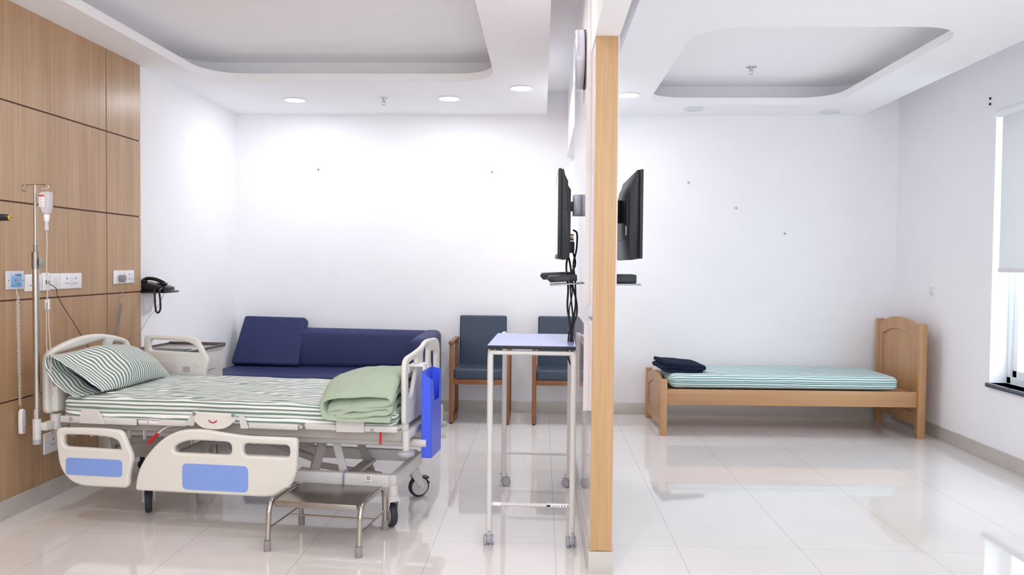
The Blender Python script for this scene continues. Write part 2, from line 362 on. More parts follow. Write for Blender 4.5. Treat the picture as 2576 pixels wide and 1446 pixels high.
# window
fr = MB()
wx0, wx1 = XR + .12, XR + .17
for (y0, y1, z0, z1) in ((WY0, WY1, WZ0, WZ0 + .05), (WY0, WY1, WZ1 - .05, WZ1), (WY0, WY0 + .05, WZ0, WZ1), (WY1 - .05, WY1, WZ0, WZ1), (4.83, 4.89, WZ0, WZ1)): fr.box(wx0, y0, z0, wx1, y1, z1, .004, 1)
win = struct(fr.o('window_1', UPVC), 'white framed window with bright daylight')
sf = MB()
for (y0, y1) in ((4.89, WY1 - .05), (WY0 + .05, 4.83)):
    for (a, c, d, e) in ((y0, y1, WZ0 + .05, WZ0 + .1), (y0, y1, WZ1 - .1, WZ1 - .05), (y0, y0 + .05, WZ0 + .05, WZ1 - .05), (y1 - .05, y1, WZ0 + .05, WZ1 - .05)): sf.box(wx0 + .012, a, d, wx1 - .008, c, e, .003, 1)
sf.o('window_sash', UPVC, win)
MB().box(wx0 + .024, WY0 + .06, WZ0 + .06, wx0 + .028, WY1 - .06, WZ1 - .06).o('window_pane', GLASS, win, smooth=False)
struct(MB().box(XR - .025, WY0 - .02, WZ0 - .03, wx0 + .002, WY1 + .015, WZ0, .006).o('trim_10', GRANITE), 'dark granite window sill')
# roller blind
bl = thing('roller_blind', 'pale grey roller blind half drawn over the window on the right wall', 'window blind', (XR - .05, 5.7, 2.43))
MB().cyl((0, 0, .03), (0, -1.75, .03), .03, seg=24).o('roller_tube', UPVC, bl)
MB().cyl((0, .012, .03), (0, -.002, .03), .036, seg=24).o('end_cap', WHITEP, bl)
MB().box(.012, -1.74, -1.05, .0145, -.028, .02).o('blind_fabric', BLIND, bl, smooth=False)
MB().box(.004, -1.74, -1.075, .022, -.026, -1.048, .004).o('bottom_bar', WHITEP2, bl)

# ---------------------------------------------------------------- ceiling fittings
def downlight(x, y, lit, label, z=ZC):
    t = thing('ceiling_light', label, 'ceiling light', (x, y, z), 0, 'recessed round ceiling lights')
    MB().lathe([(.083, 0), (.09, -.002), (.092, -.006), (.086, -.008), (.083, -.006)], (0, 0, 0), (0, 0, 1), 32, False).o('trim_ring', WHITEP, t)
    MB().cyl((0, 0, -.001), (0, 0, -.005), .082, seg=32).o('diffuser', LIGHT if lit else DIFF0, t)
    if lit: lamp('downlight_lamp', (x, y, z - .012), LAMP_W, .15)
    return t
downlight(-2.10, 6.71, 1, 'lit round ceiling light at the left, above the loose navy cushion')
downlight(-.78, 6.64, 1, 'lit round ceiling light between the sprinkler and the dropped ceiling corner')
downlight(-.17, 6.245, 1, 'lit round ceiling light nearest the wall clock, left of the partition')
downlight(.69, 6.49, 1, 'lit round ceiling light just right of the wooden partition end')
downlight(1.325, 7.07, 0, 'unlit round ceiling light by the back wall, the left one of the right bay')
downlight(2.54, 7.18, 0, 'unlit round ceiling light in the far right corner of the ceiling')
ADDED_LIGHTS = [(-.17, 4.0), (-.17, 2.2), (-.17, .4), (-2.71, 3.2), (-2.71, 1.6), (-2.71, 0), (-1.4, .7), (-1.4, -.8), (-.3, -1.4), (-2.4, -1.5), (.69, 1.2), (2.67, 1.6), (1.6, -.6), (2.6, -1.5)]  # unseen downlights added to brighten the room from above
for x, y in ADDED_LIGHTS:
    downlight(x, y, 1, 'round ceiling light added out of view to brighten the room')
def sprinkler(x, y, z, label):
    t = thing('sprinkler', label, 'fire sprinkler', (x, y, z), 0, 'ceiling fire sprinklers')
    MB().lathe([(.03, 0), (.042, -.001), (.04, -.006), (.015, -.008)], (0, 0, 0)).o('escutcheon', CHROME, t)
    MB().lathe([(.012, -.006), (.012, -.03), (.008, -.034)], (0, 0, 0)).tube([(.012, 0, -.025), (.014, 0, -.045), (.004, 0, -.06)], .003).tube([(-.012, 0, -.025), (-.014, 0, -.045), (-.004, 0, -.06)], .003).o('body', CHROME, t)
    MB().cyl((0, 0, -.058), (0, 0, -.062), .016).o('deflector', CHROME, t)
    return t
sprinkler(-1.33, 6.64, ZC, 'chrome fire sprinkler in the left dropped ceiling between two lit lights')
sprinkler(1.655, 6.45, ZU, 'chrome fire sprinkler in the right ceiling tray')

# ---------------------------------------------------------------- wall clock, ducts, screws
ck = thing('wall_clock', 'round silver wall clock seen edge on, high on the partition', 'clock', (BX, 4.03, 2.405))
MB().lathe([(.135, 0), (.143, -.004), (.143, .012), (.147, .02), (.147, .044), (.14, .05), (.133, .05), (.13, .042)], (0, 0, 0), (-1, 0, 0), 48, False).o('case', mat('clock_silver', (196, 194, 202), .25, .35), ck)
MB().lathe([(.1385, 0), (.1475, .001), (.1475, .006), (.1385, .007)], (0, 0, 0), (-1, 0, 0), 48).o('back_rim', BLACK, ck)
MB().cyl((-.03, 0, 0), (-.036, 0, 0), .13, seg=40).o('dial', WHITEP, ck)
MB().lathe([(.131, .049), (.10, .056), (.001, .06), (.001, .058), (.1, .054), (.131, .047)], (0, 0, 0), (-1, 0, 0), 40).o('glass', GLASS, ck)
MB().box(-.04, -.004, -.01, -.038, .004, .07).o('hand', BLACK, ck); MB().box(-.04, -.003, -.003, -.038, .1, .003).o('hand', BLACK, ck)
for (x, z, wl) in ((-2.087, 2.245, 'left one on the back wall over the navy sofa'), (-.465, 2.231, 'right one on the back wall of the left bay'), (1.343, 2.142, 'upper left one of three on the back wall of the right bay'), (1.779, 1.912, 'middle one of three on the back wall of the right bay'), (2.224, 1.682, 'lower right one of three on the back wall of the right bay')):
    tag(MB().cyl((x, YB + .004, z), (x, YB - .012, z), .006, seg=10).cyl((x, YB - .01, z), (x, YB - .014, z), .009, seg=12).o('wall_screw', STEELB), 'small metal screw, ' + wl, 'screw', 'screws left in the back wall')
for dz, wl in ((.022, 'upper'), (-.018, 'lower')):
    tag(MB().cyl((XR + .004, 5.9, 2.585 + dz), (XR - .008, 5.9, 2.585 + dz), .009, seg=10).o('wall_plug', HOLE), wl + ' of two dark plugs in the right wall above the blind', 'wall plug', 'dark plugs above the blind')
ws = thing('light_switch', 'white switch plate on the right wall beyond the wooden headboard', 'switch', (XR, 6.68, 1.196))
MB().box(-.009, -.045, -.047, 0, .045, .047, .004).o('plate', WHITEP, ws); MB().box(-.014, -.03, -.034, -.008, .03, .034, .003).o('rocker', WHITEP2, ws); MB().box(-.0146, -.012, -.026, -.0138, .012, -.022).o('mark', HOLE, ws)

# ---------------------------------------------------------------- hospital bed (local x runs head to foot, x = -s)
BED = ((-.63, 4.385, 0), math.radians(-6))
bed = thing('hospital_bed', 'ivory adjustable hospital bed with blue decals on its lowered side rails', 'bed', *BED)
def sx(pts): return [(-s, z) for s, z in pts]
NV = -.52
hr = fil(sx([(1.856, .5), (1.69, .507), (1.571, .506), (1.478, .5), (1.417, .362), (1.441, .28), (1.443, .202), (1.74, .2), (1.815, .26), (1.845, .33)]), [.03, .1, .1, .03, .03, .08, .03, .1, .06, .1], 6, True)
hh = fil(sx([(1.814, .467), (1.691, .47), (1.56, .466), (1.5, .45), (1.483, .4), (1.814, .404)]), [.025, .1, .1, .03, .012, .03], 6, True)
o = plate('side_rail', hr, [hh], .034, .012, XZ(NV), IVORY, bed)
plate('blue_decal', rrect(-1.796, .259, -1.476, .349, .022), [], .004, .001, XZ(NV - .017), DECAL, o)
fr_ = fil(sx([(1.406, .193), (1.404, .227), (1.388, .301), (1.348, .370), (1.292, .435), (1.237, .479), (1.165, .513), (1.08, .524), (1.0, .52), (.9, .508), (.80, .499), (.527, .5), (.528, .346), (.543, .283), (.58, .237), (.635, .206), (.69, .194)]), [.02] + [.05] * 10 + [.025] + [.06] * 5, 5, True)
f1 = fil(sx([(1.195, .425), (1.16, .449), (1.105, .466), (1.029, .467), (.878, .464), (.876, .399), (1.185, .399)]), [.03, .03, .03, .03, .03, .03, .02], 5, True)
f2 = rrect(-.815, .4, -.567, .462, .026)
o = plate('side_rail', fr_, [f1, f2], .036, .013, XZ(NV), IVORY, bed)
plate('blue_decal', rrect(-1.142, .214, -.785, .348, .028), [], .004, .001, XZ(NV - .018), DECAL, o)
MB().tube([(-.755, NV - .0185, .256), (-.755, NV - .0185, .24), (-.741, NV - .0185, .235), (-.727, NV - .0185, .24), (-.727, NV - .0185, .256), (-.755, NV - .0185, .256)], .0009, 6).tube([(-.755, NV - .0185, .246), (-.727, NV - .0185, .246)], .0009, 6).o('moulded_mark', IVORY, o)
# raised far side rail at the head
r3 = fil(sx([(2.016, .895), (1.806, .894), (1.646, .885), (1.562, .738), (1.585, .69), (1.60, .58), (2.016, .58)]), [.03, .1, .04, .03, .05, .03, .03], 6, True)
h3 = fil(sx([(1.972, .868), (1.779, .866), (1.668, .846), (1.63, .788), (1.946, .797), (1.974, .8)]), [.025, .1, .05, .015, .1, .02], 6, True)
o = plate('side_rail', r3, [h3], .034, .012, XZ(.5), IVORY, bed); o['label'] = 'raised ivory side rail on the far side of the bed'
m_ = MB(); m_.box(-1.93, .474, .6, -1.61, .484, .725, .003); o2 = m_.o('rail_plate', PAINT, bed)
for a, c_ in ((-1.73, -1.69), (-1.92, -1.885)): MB().box(a, .468, .667, c_, .476, .70).o('slot', PAINTD, o2)
for a in (-1.79, -1.635): MB().cyl((a, .476, .706), (a, .468, .706), .009).o('screw', PAINT, o2)
# head and foot boards
def board(cx, hw, top0, top1, z0):
    out = fil([(cx - hw, z0), (cx + hw, z0), (cx + hw, top0), (cx + hw * .7, top0 + .042), (cx + hw * .22, top1), (cx - hw * .22, top1), (cx - hw * .7, top0 + .042), (cx - hw, top0)], [.04, .04, .05, .1, .1, .1, .1, .05], 6, True)
    return out
def bh(cx, a, c, zt0, zt1, zb0, zb1): return fil([(cx + a, zb0), (cx + c, zb1), (cx + c, zt1), (cx + a, zt0)], .022, 6, True)
cx = -.05
fo = fil([(-.425, .556), (.325, .556), (.325, .90), (.27, .945), (.05, .955), (-.015, .95), (-.08, .928), (-.24, .912), (-.385, .905), (-.425, .875)], [.04, .04, .06, .06, .06, .04, .05, .1, .05, .05], 6, True)
FH = [fil([(-.365, .866), (-.19, .885), (-.19, .83), (-.29, .70), (-.35, .69), (-.365, .74)], .022, 6, True), fil([(-.06, .82), (.05, .82), (.06, .905), (.02, .925), (-.03, .92), (-.075, .89)], .018, 6, True), fil([(.105, .885), (.245, .868), (.245, .74), (.235, .70), (.185, .71), (.105, .83)], .022, 6, True)]
o = plate('foot_board', fo, FH, .026, .0115, YZ(-.014), IVORY, bed)
MB().box(-.006, -.28, .585, .0, -.225, .66, .002).o('grip_recess', mat('ivory_dim', (214, 207, 198), .4), o)
cx = -.085
ho = board(cx, .37, .875, .95, .55)
HH = [bh(cx, -.31, .12, .865, .912, .72, .80), bh(cx, .19, .31, .893, .87, .80, .76)]
o = plate('head_board', ho, HH, .04, .017, YZ(-1.985), IVORY, bed)
MB().box(-1.972, -.42, .56, -1.93, -.34, .70, .012).o('corner_block', IVORY, o)
# mattress deck
MB().box(-1.87, -.445, .542, -.03, .445, .556, .003).o('mattress_deck', PAINT, bed)
for (a, c, z0, z1, dz) in ((1.875, 1.437, .517, .553, 0), (1.425, 1.155, .522, .553, 0), (.815, .548, .526, .556, 0), (.512, .03, .533, .565, 0)):
    for v in (-1, 1):
        MB().box(-a, v * .468 - .01, z0, -c, v * .468 + .01, z1, .006).o('deck_rail', PAINT, bed)
MB().cyl((-.53, -.47, .545), (-.53, -.484, .545), .013).sph((-.53, -.484, .545), .012).o('bolt', CHROME, bed)
for a in (1.81, .157): MB().tube(fil([(-a - .006, -.4795, .527), (-a - .006, -.4795, .548), (-a + .006, -.4795, .548), (-a + .006, -.4795, .527)], .005), .002, 6).o('rail_slot', mat('rail_slot', (150, 143, 138), .4), bed)
plate('mattress_guard', fil(sx([(1.752, .52), (1.745, .596), (1.645, .598), (1.606, .52)]), [.004, .03, .035, .004], 6, True), [], .012, .003, XZ(-.487), PAINT, bed)
plate('mattress_guard', fil(sx([(.342, .53), (.342, .592), (.196, .594), (.196, .532)]), [.003, .02, .008, .003], 5, True), [], .012, .003, XZ(-.487), PAINT, bed)
# knee hinge cover in the middle of the near rail
hc = plate('hinge_cover', fil(sx([(1.096, .607), (.88, .604), (.866, .575), (.925, .522), (1.05, .52), (1.105, .57)]), [.015, .015, .02, .05, .05, .03], 6, True), [], .022, .005, XZ(-.5), IVORY, bed)
for sg, pts in ((0, [(1.157, .533), (1.112, .606), (1.083, .606), (1.11, .528)]), (1, [(.862, .602), (.838, .594), (.808, .528), (.852, .526)])):
    plate('hinge_arm', fil(sx(pts), .008, 4, True), [], .01, .002, XZ(-.484), PAINT, bed)
for s in (1.09, .878): MB().cyl((-s, -.51, .598), (-s, -.517, .598), .0095).box(-s - .006, -.518, .5972, -s + .006, -.5165, .5995).o('screw', mat('screw_blue', (170, 190, 206), .25, .8), hc)
MB().tube([(-.99 + .024 * math.sin(a), -.5115, .578 - .022 * math.cos(a)) for a in [(-1 + k / 8) * 1.15 for k in range(17)]], .0032, 8).o('angle_gauge', mat('gauge_red', (150, 42, 52), .4), hc)
lp = MB().box(-1.422, -.4815, .5325, -1.31, -.478, .5575, .0005).o('release_label', WHITEP, bed); lp['label'] = 'white label reading CPR RELEASE HANDLE in dark red'
text('label_text', 'CPR RELEASE HANDLE', .0115, frameM((1, 0, 0), (0, 0, 1), (0, -1, 0), (-1.366, -.482, .5505)), mat('label_red', (150, 30, 60), .5), lp)
MB().prism([(-1.369, .541), (-1.363, .541), (-1.363, .537), (-1.366, .5335), (-1.369, .537)], 'xz', -.4825, -.4815).o('label_arrow', MC['label_red'], lp)
rh = MB().tube(fil([(-1.20, -.40, .52), (-1.279, -.455, .515), (-1.335, -.462, .468)], .03), .0055, 8).o('release_lever', PAINT, bed)
MB().cyl((-1.322, -.462, .478), (-1.373, -.464, .427), .0085).sph((-1.373, -.464, .427), .0085).o('red_grip', RED, rh)
MB().cyl((-.116, -.47, .538), (-.116, -.472, .472), .006).o('release_lever', RED, bed)
# under frame: long channels, tubes, scissor arms
for v in (-.42, .40): MB().box(-1.86, v, .48, -.02, v + .02, .535, .003).o('side_channel', PAINTD, bed)
MB().box(-.479, -.335, .462, -.05, -.315, .5, .004).o('side_channel', PAINT, bed)
MB().cyl((-1.75, -.3, .445), (.077, -.3, .447), .0205, seg=20).o('frame_tube', PAINT, bed)
MB().cyl((-1.75, .25, .375), (.05, .25, .375), .0205, seg=20).o('frame_tube', PAINT, bed)
MB().box(-1.6, .26, .29, -.05, .3, .40, .006).box(-1.35, .05, .31, -.7, .2, .42, .01).o('lift_housing', PAINTD, bed)
for x in (-1.9, -1.5, -1.1, -.6): MB().box(x, -.4, .50, x + .03, .4, .535, .003).o('cross_member', PAINTD, bed)
for x in (-1.747, -1.69, -1.53, -1.44, -.82, -.77): MB().box(x, -.41, .43, x + .006, -.39, .51).o('rail_hanger', PAINT, bed)
def arm(p, q, wd, y, m):
    d = Vector((q[0] - p[0], 0, q[1] - p[1])); n = Vector((-d.z, 0, d.x)).normalized() * wd / 2; P = Vector((p[0], y, p[1])); Q = Vector((q[0], y, q[1])); e = d.normalized() * wd * .4
    pts = fil([((P + n - e).x, (P + n - e).z), ((P - n - e).x, (P - n - e).z), ((Q - n + e).x, (Q - n + e).z), ((Q + n + e).x, (Q + n + e).z)], wd * .35, 5, True)
    return plate('lift_arm', pts, [], .012, .002, XZ(y), m, bed)
a1 = arm((-.52, .405), (-.565, .245), .044, -.21, PAINTD); MB().cyl((-.519, -.216, .398), (-.519, -.226, .398), .012).o('pivot', PAINTD, a1)
arm((-.55, .40), (-.60, .235), .03, -.17, PAINTD)
arm((-.44, .44), (-.385, .245), .042, -.24, PAINT)
arm((-.45, .36), (-.37, .17), .042, .16, PAINTD)
arm((-.70, .205), (-.30, .16), .036, .10, PAINTD)
arm((-.66, .232), (-.27, .165), .04, -.15, PAINTD)
arm((-1.42, .44), (-1.3, .24), .042, -.24, PAINT); arm((-1.3, .4), (-1.36, .24), .042, .16, PAINTD)
ACT = mat('actuator_grey', (176, 174, 174), .4)
MB().cyl((-.7, .1, .24), (-1.15, .05, .40), .022).o('lift_actuator', ACT, bed)
MB().cyl((-1.9, .0, .32), (-1.5, 0, .36), .03).o('lift_actuator', ACT, bed)
MB().box(-1.98, -.02, .25, -1.90, .03, .35, .006).box(-1.93, .04, .25, -1.86, .08, .35, .006).cyl((-2.02, .0, .35), (-1.85, .0, .345), .014).o('lift_bracket', mat('bracket_grey', (190, 188, 188), .3, .4), bed)
MB().box(-1.26, -.03, .27, -1.235, .02, .345, .004).box(-1.23, -.03, .25, -1.15, 0, .345, .006).cyl((-1.26, -.035, .34), (-1.15, -.035, .338), .012).o('lift_bracket', MC['bracket_grey'], bed)
# base chassis
for v in (-.31, .236): MB().box(-1.49, v - .02, .213, -.115, v + .02, .279, .006).o('base_beam', PAINT, bed)
for s in (.1, 1.475): MB().box(-s - .02, -.31, .208, -s + .02, .236, .275, .005).o('base_cross_bar', PAINT, bed)
MB().box(-.42, -.17, .205, -.36, .236, .225).o('base_cross_bar', PAINTD, bed)

bmcols = [(206, 44, 52), (40, 120, 200), (40, 90, 170), (60, 160, 90), (110, 170, 70), (180, 40, 50)]
bb = MB().box(-.243, -.3325, .232, -.207, -.331, .275).o('maker_sticker', WHITEP, bed)
for k in range(6):
    a, c_ = PI / 2 - k * PI / 3, PI / 2 - (k + 1) * PI / 3
    A, B_ = Vector((math.cos(a), math.sin(a))), Vector((math.cos(c_), math.sin(c_)))
    MB().prism([(-.225 + p.x, .259 + p.y) for p in (A * .011, B_ * .011, B_ * .006, A * .006)], 'xz', -.3332, -.3325).o('sticker_ring', mat('ring%d' % k, bmcols[k], .4), bb)
MB().box(-.241, -.3332, .2365, -.209, -.3325, .2415).o('sticker_line', mat('ring_text', (150, 160, 190), .4), bb)
MB().tube(fil([(-.34, -.285, .296), (-.357, -.337, .285), (-.359, -.337, .205), (-.366, -.34, .2), (-.62, -.35, .204)], .008), .004, 8).o('wire_hook', mat('wire_grey', (150, 158, 176), .3, .6), bed)
# castors
def castor(x, v, yaw, brake=False):
    M = Matrix.Translation((x, v, 0)) @ Matrix.Rotation(yaw, 4, 'Z')
    f = MB(); f.cyl((0, 0, .15), (0, 0, .225), .026, seg=20); f.cyl((0, 0, .145), (0, 0, .17), .034, seg=20)
    for sg in (-1, 1):
        f.prism(fil([(-.03, .155), (.03, .155), (.052, .06), (.032, .05), (-.02, .12)], .012, 4, True), 'xz', sg * .024, sg * .031, .001)
    f.box(-.03, -.03, .14, .03, .03, .155, .006); f.move(M)
    c = f.o('castor', PAINT, bed)
    w_ = MB(); w_.lathe([(.05, -.019), (.058, -.017), (.0635, -.008), (.0635, .008), (.058, .017), (.05, .019)], (.028, 0, .0635), (0, 1, 0), 32).move(M).o('wheel', RUBBER, c)
    MB().lathe([(.045, -.0215), (.05, -.0195), (.05, .0195), (.045, .0215)], (.028, 0, .0635), (0, 1, 0), 28).cyl((.028, -.033, .0635), (.028, .033, .0635), .009).move(M).o('hub', mat('hub_grey', (196, 192, 188), .4), c)
    if brake: MB().box(.055, -.025, .105, .085, .025, .118, .004).box(.07, -.022, .075, .09, .022, .09, .004).move(M).o('brake_pedal', BLACK, c)
castor(-.098, -.31, math.radians(126)); castor(-.13, .236, math.radians(38), True); castor(-1.475, -.31, math.radians(121)); castor(-1.475, .236, math.radians(60))
# corner posts, bumpers, foot cross rail
for v in (-.42, .325):
    MB().cyl((.0, v, .435), (.0, v, .535), .0185).o('corner_post', PAINT, bed)
    MB().lathe([(.03, -.014), (.042, -.012), (.047, 0), (.042, .012), (.03, .014)], (0, v, .42)).o('bumper', GREYP, bed)
for v in (-.38, .3): MB().cyl((-.02, v, .47), (-.02, v, .56), .024).o('board_socket', PAINT, bed)
MB().box(-.018, -.42, .49, .018, .31, .527, .004).o('foot_cross_rail', PAINT, bed)
for v in (-.415, .3): MB().cyl((-1.945, v, .47), (-1.945, v, .55), .028).o('board_socket', PAINT, bed)
MB().box(-1.975, -.5, .475, -1.935, .4, .517, .004).o('head_cross_rail', PAINT, bed)
sk = MB().cyl((-1.987, -.505, .428), (-1.987, -.505, .538), .0205, seg=24).o('pole_socket', PAINT, bed)
MB().cyl((-1.987, -.505, .404), (-1.987, -.505, .43), .021, seg=24).o('socket_collar', GREYP, sk)
MB().tube(cat([(-1.95, -.43, .53), (-1.957, -.44, .49), (-1.95, -.44, .45), (-1.93, -.43, .432), (-1.90, -.4, .44), (-1.87, -.36, .42)], 6), .006, 8).o('bed_cord', CORDG, bed)

# ---------------------------------------------------------------- mattress with striped sheet
def mattress(name, L, W, z0, z1, rad, m, loc, rz, amp, seed, nx=150, nper=150, band=0., rumple=1.):
    hw = W / 2; hz = (z1 - z0) / 2; zc = (z0 + z1) / 2
    loop = [Vector((p[0], p[1])) for p in fil([(-hw, -hz), (hw, -hz), (hw, hz), (-hw, hz)], rad, 8, True)]
    # resample by length, start in the middle of the underside
    loop = [Vector((0, -hz))] + [p for p in loop if not (p.x < 0 and p.y <= -hz + 1e-6)] + [p for p in loop if (p.x < 0 and p.y <= -hz + 1e-6)] + [Vector((0, -hz))]
    d = [0]
    for a, c in zip(loop, loop[1:]): d.append(d[-1] + (c - a).length)
    T = d[-1]; pts = []
    j = 0
    for k in range(nper + 1):
        t = T * k / nper
        while j < len(d) - 2 and d[j + 1] < t: j += 1
        f = (t - d[j]) / max(d[j + 1] - d[j], 1e-9); pts.append((loop[j].lerp(loop[j + 1], f), t))
    bm = bmesh.new(); uvl = bm.loops.layers.uv.new('UVMap'); G = []
    for i in range(nx + 1):
        u = i / nx; x = (u - .5) * L
        e = min(u, 1 - u) * L; k = 1 - (max(0, 1 - e / rad)) ** 2 * .0; sc = math.sqrt(max(0., 1 - (max(0., 1 - e / .05)) ** 2)) if e < .05 else 1
        row = []
        for (p, t) in pts:
            ky = hz - (1 - sc) * min(.05, hz); q = Vector((x, p.x * (1 - (1 - sc) * .05 / hw), p.y * ky / hz + zc))
            wv = Vector((x * 2.6, p.x * 9, p.y * 9 + seed)); n1 = noise.noise(wv); n2 = noise.noise(Vector((x * 6 + p.x * 6, p.x * 34 + x * 5, p.y * 34 + seed * 2))); n3 = noise.noise(Vector((x * 1.3, seed, p.x * 1.5)))
            top = 1 if p.y > hz * .5 else .55
            h = amp * (n1 * .8 + n2 * (1.0 if p.y > 0 else .5) * top) + amp * n3
            nn = Vector((0, p.x / hw if abs(p.x) > hw * .92 else 0, p.y / hz if abs(p.y) > hz * .6 else 0))
            if nn.length: nn.normalize()
            if p.y < -hz * .7: h = min(h, 0)
            q += nn * h
            if band and p.y < 0 and abs(p.x) > hw * .9: q.z -= band * (.75 + .5 * noise.noise(Vector((x * 3.5, seed, 2)))) * (-p.y / hz); q.y += (.034 if p.x > 0 else -.034) * (-p.y / hz) ** 1.5 * min(1, e / .1)
            row.append((bm.verts.new(q), (x + n2 * .003, t + (n1 * .004 + n2 * (.016 * rumple if p.y > hz * .9 else .004) + n3 * .008))))
        G.append(row)
    for i in range(nx):
        for k in range(nper):
            a, b_, c, d_ = G[i][k], G[i + 1][k], G[i + 1][k + 1], G[i][k + 1]
            f = bm.faces.new((a[0], b_[0], c[0], d_[0]))
            for lo, vv in zip(f.loops, (a, b_, c, d_)): lo[uvl].uv = vv[1]
    for row in (G[0], G[-1]):
        f = bm.faces.new([r[0] for r in row[:-1]])
        for lo, r in zip(f.loops, row): lo[uvl].uv = (r[1][0], r[0].co.z)
    bmesh.ops.remove_doubles(bm, verts=bm.verts[:], dist=1e-5)
    bmesh.ops.recalc_face_normals(bm, faces=bm.faces[:])
    me = bpy.data.meshes.new(name); bm.to_mesh(me); bm.free()
    o = link(name, me, m, None, 60); o.location = loc; o.rotation_euler = (0, 0, rz); return o
def bedpt(s, v, z=0):
    a = BED[1]; return (BED[0][0] - s * math.cos(a) - v * math.sin(a), BED[0][1] - s * math.sin(a) + v * math.cos(a), z)
tag(mattress('mattress', 1.85, .9, .557, .655, .035, SHEETL, bedpt(.965, 0), BED[1], .0042, 3.1, band=.022), 'mattress in a grey green and white striped sheet on the hospital bed', 'mattress')

# ---------------------------------------------------------------- pillow leaning on the head board
def pillow():
    root = thing('pillow', 'green and white striped pillow with an open pillowcase end, leaning on the head board', 'pillow', bedpt(0, 0), BED[1])
    Pb0, Pt0, Pb1, Pt1 = Vector((-1.69, -.39, .668)), Vector((-1.925, -.475, .875)), Vector((-1.735, .345, .672)), Vector((-1.945, .25, .845))
    def surf(a, b_, side, k=1., extra=0.):
        P = Pb0.lerp(Pt0, b_).lerp(Pb1.lerp(Pt1, b_), a)
        P.x += .055 * math.sin(PI * b_) * 0 ; 
        n = (Pb1 - Pb0).cross(Pt0 - Pb0).normalized()
        if n.z < 0: n = -n
        g_ = max(0, 1 - abs(2 * b_ - 1) ** 2.6) ** .62
        sm = min(1, max(0, a / .5)); sm = sm * sm * (3 - 2 * sm)
        mo = max(0, 1 - max(a, 0) / .22)
        f_ = ((.16 if side > 0 else .75) + (.84 if side > 0 else .25) * min(1, sm * 1.25)) * max(0, 1 - max(0, (a - .35) / .65) ** 2.4) ** .7
        t = (.112 if side > 0 else .055) * f_ * g_ * k
        wr = noise.noise(Vector((a * 7, b_ * 5, side * 3))) * .006 + noise.noise(Vector((a * 22, b_ * 9, side * 5 + 1))) * .003
        edge = min(1, 6 * min(b_, 1 - b_, 1 - a if a > .5 else 1))
        if side < 0: P += Vector((-.055 * mo * (1 - b_), -.06 * mo * (1 - b_), .004 * mo)) + n * (-.016 * mo)
        else: P += n * .012 * mo * (1 - b_)
        # corners at the closed end droop a little
        P.z -= .02 * max(0, a - .7) / .3 * abs(2 * b_ - 1)
        return P + n * side * (t + wr * max(0, edge) * k)
    bm = bmesh.new(); uvl = bm.loops.layers.uv.new('UVMap'); NA, NB = 90, 44
    for side in (1, -1):
        G = []
        for i in range(NA + 1):
            row = []
            for j in range(NB + 1):
                b_ = j / NB; a0 = -.03 - (.03 * math.sin(PI * b_) if side > 0 else .045 * math.sin(PI * b_))
                a = a0 + (1 - a0) * i / NA
                row.append((bm.verts.new(surf(a, b_, side)), (b_ * .42, a * .8 + .01 * noise.noise(Vector((a * 5, b_ * 4, side))))))
            G.append(row)
        for i in range(NA):
            for j in range(NB):
                q = (G[i][j], G[i + 1][j], G[i + 1][j + 1], G[i][j + 1]); f = bm.faces.new([x[0] for x in q])
                for lo, x in zip(f.loops, q): lo[uvl].uv = x[1]
    bmesh.ops.remove_doubles(bm, verts=bm.verts[:], dist=2e-4)
    bmesh.ops.recalc_face_normals(bm, faces=bm.faces[:])
    me = bpy.data.meshes.new('pillowcase'); bm.to_mesh(me); bm.free()
    pc = link('pillowcase', me, SHEETL2, root, 70)
    sd = pc.modifiers.new('hem', 'SOLIDIFY'); sd.thickness = .003; sd.offset = 0
    b = MB(); rings = []
    for i in range(24):
        a = .13 + .82 * i / 23; ring = []
        for j in range(25): ring.append(surf(a, .04 + .92 * j / 24, 1, .86))
        for j in range(24, -1, -1): ring.append(surf(a, .04 + .92 * j / 24, -1, .86))
        rings.append([b.b.verts.new(p) for p in ring])
    for A, B_ in zip(rings, rings[1:]):
        for k in range(len(A)): b.b.faces.new((A[k], A[(k + 1) % len(A)], B_[(k + 1) % len(A)], B_[k]))
    b.b.faces.new(rings[0]); b.b.faces.new(rings[-1][::-1])
    b.o('pillow_insert', DARKF, root)
    MB().box(-1.69, -.36, .659, -1.655, -.325, .664, .001).o('care_tag', WHITEP, root)
SHEETL2 = striped('striped_pillowcase', (236, 236, 234), (120, 142, 128), .0245)
pillow()

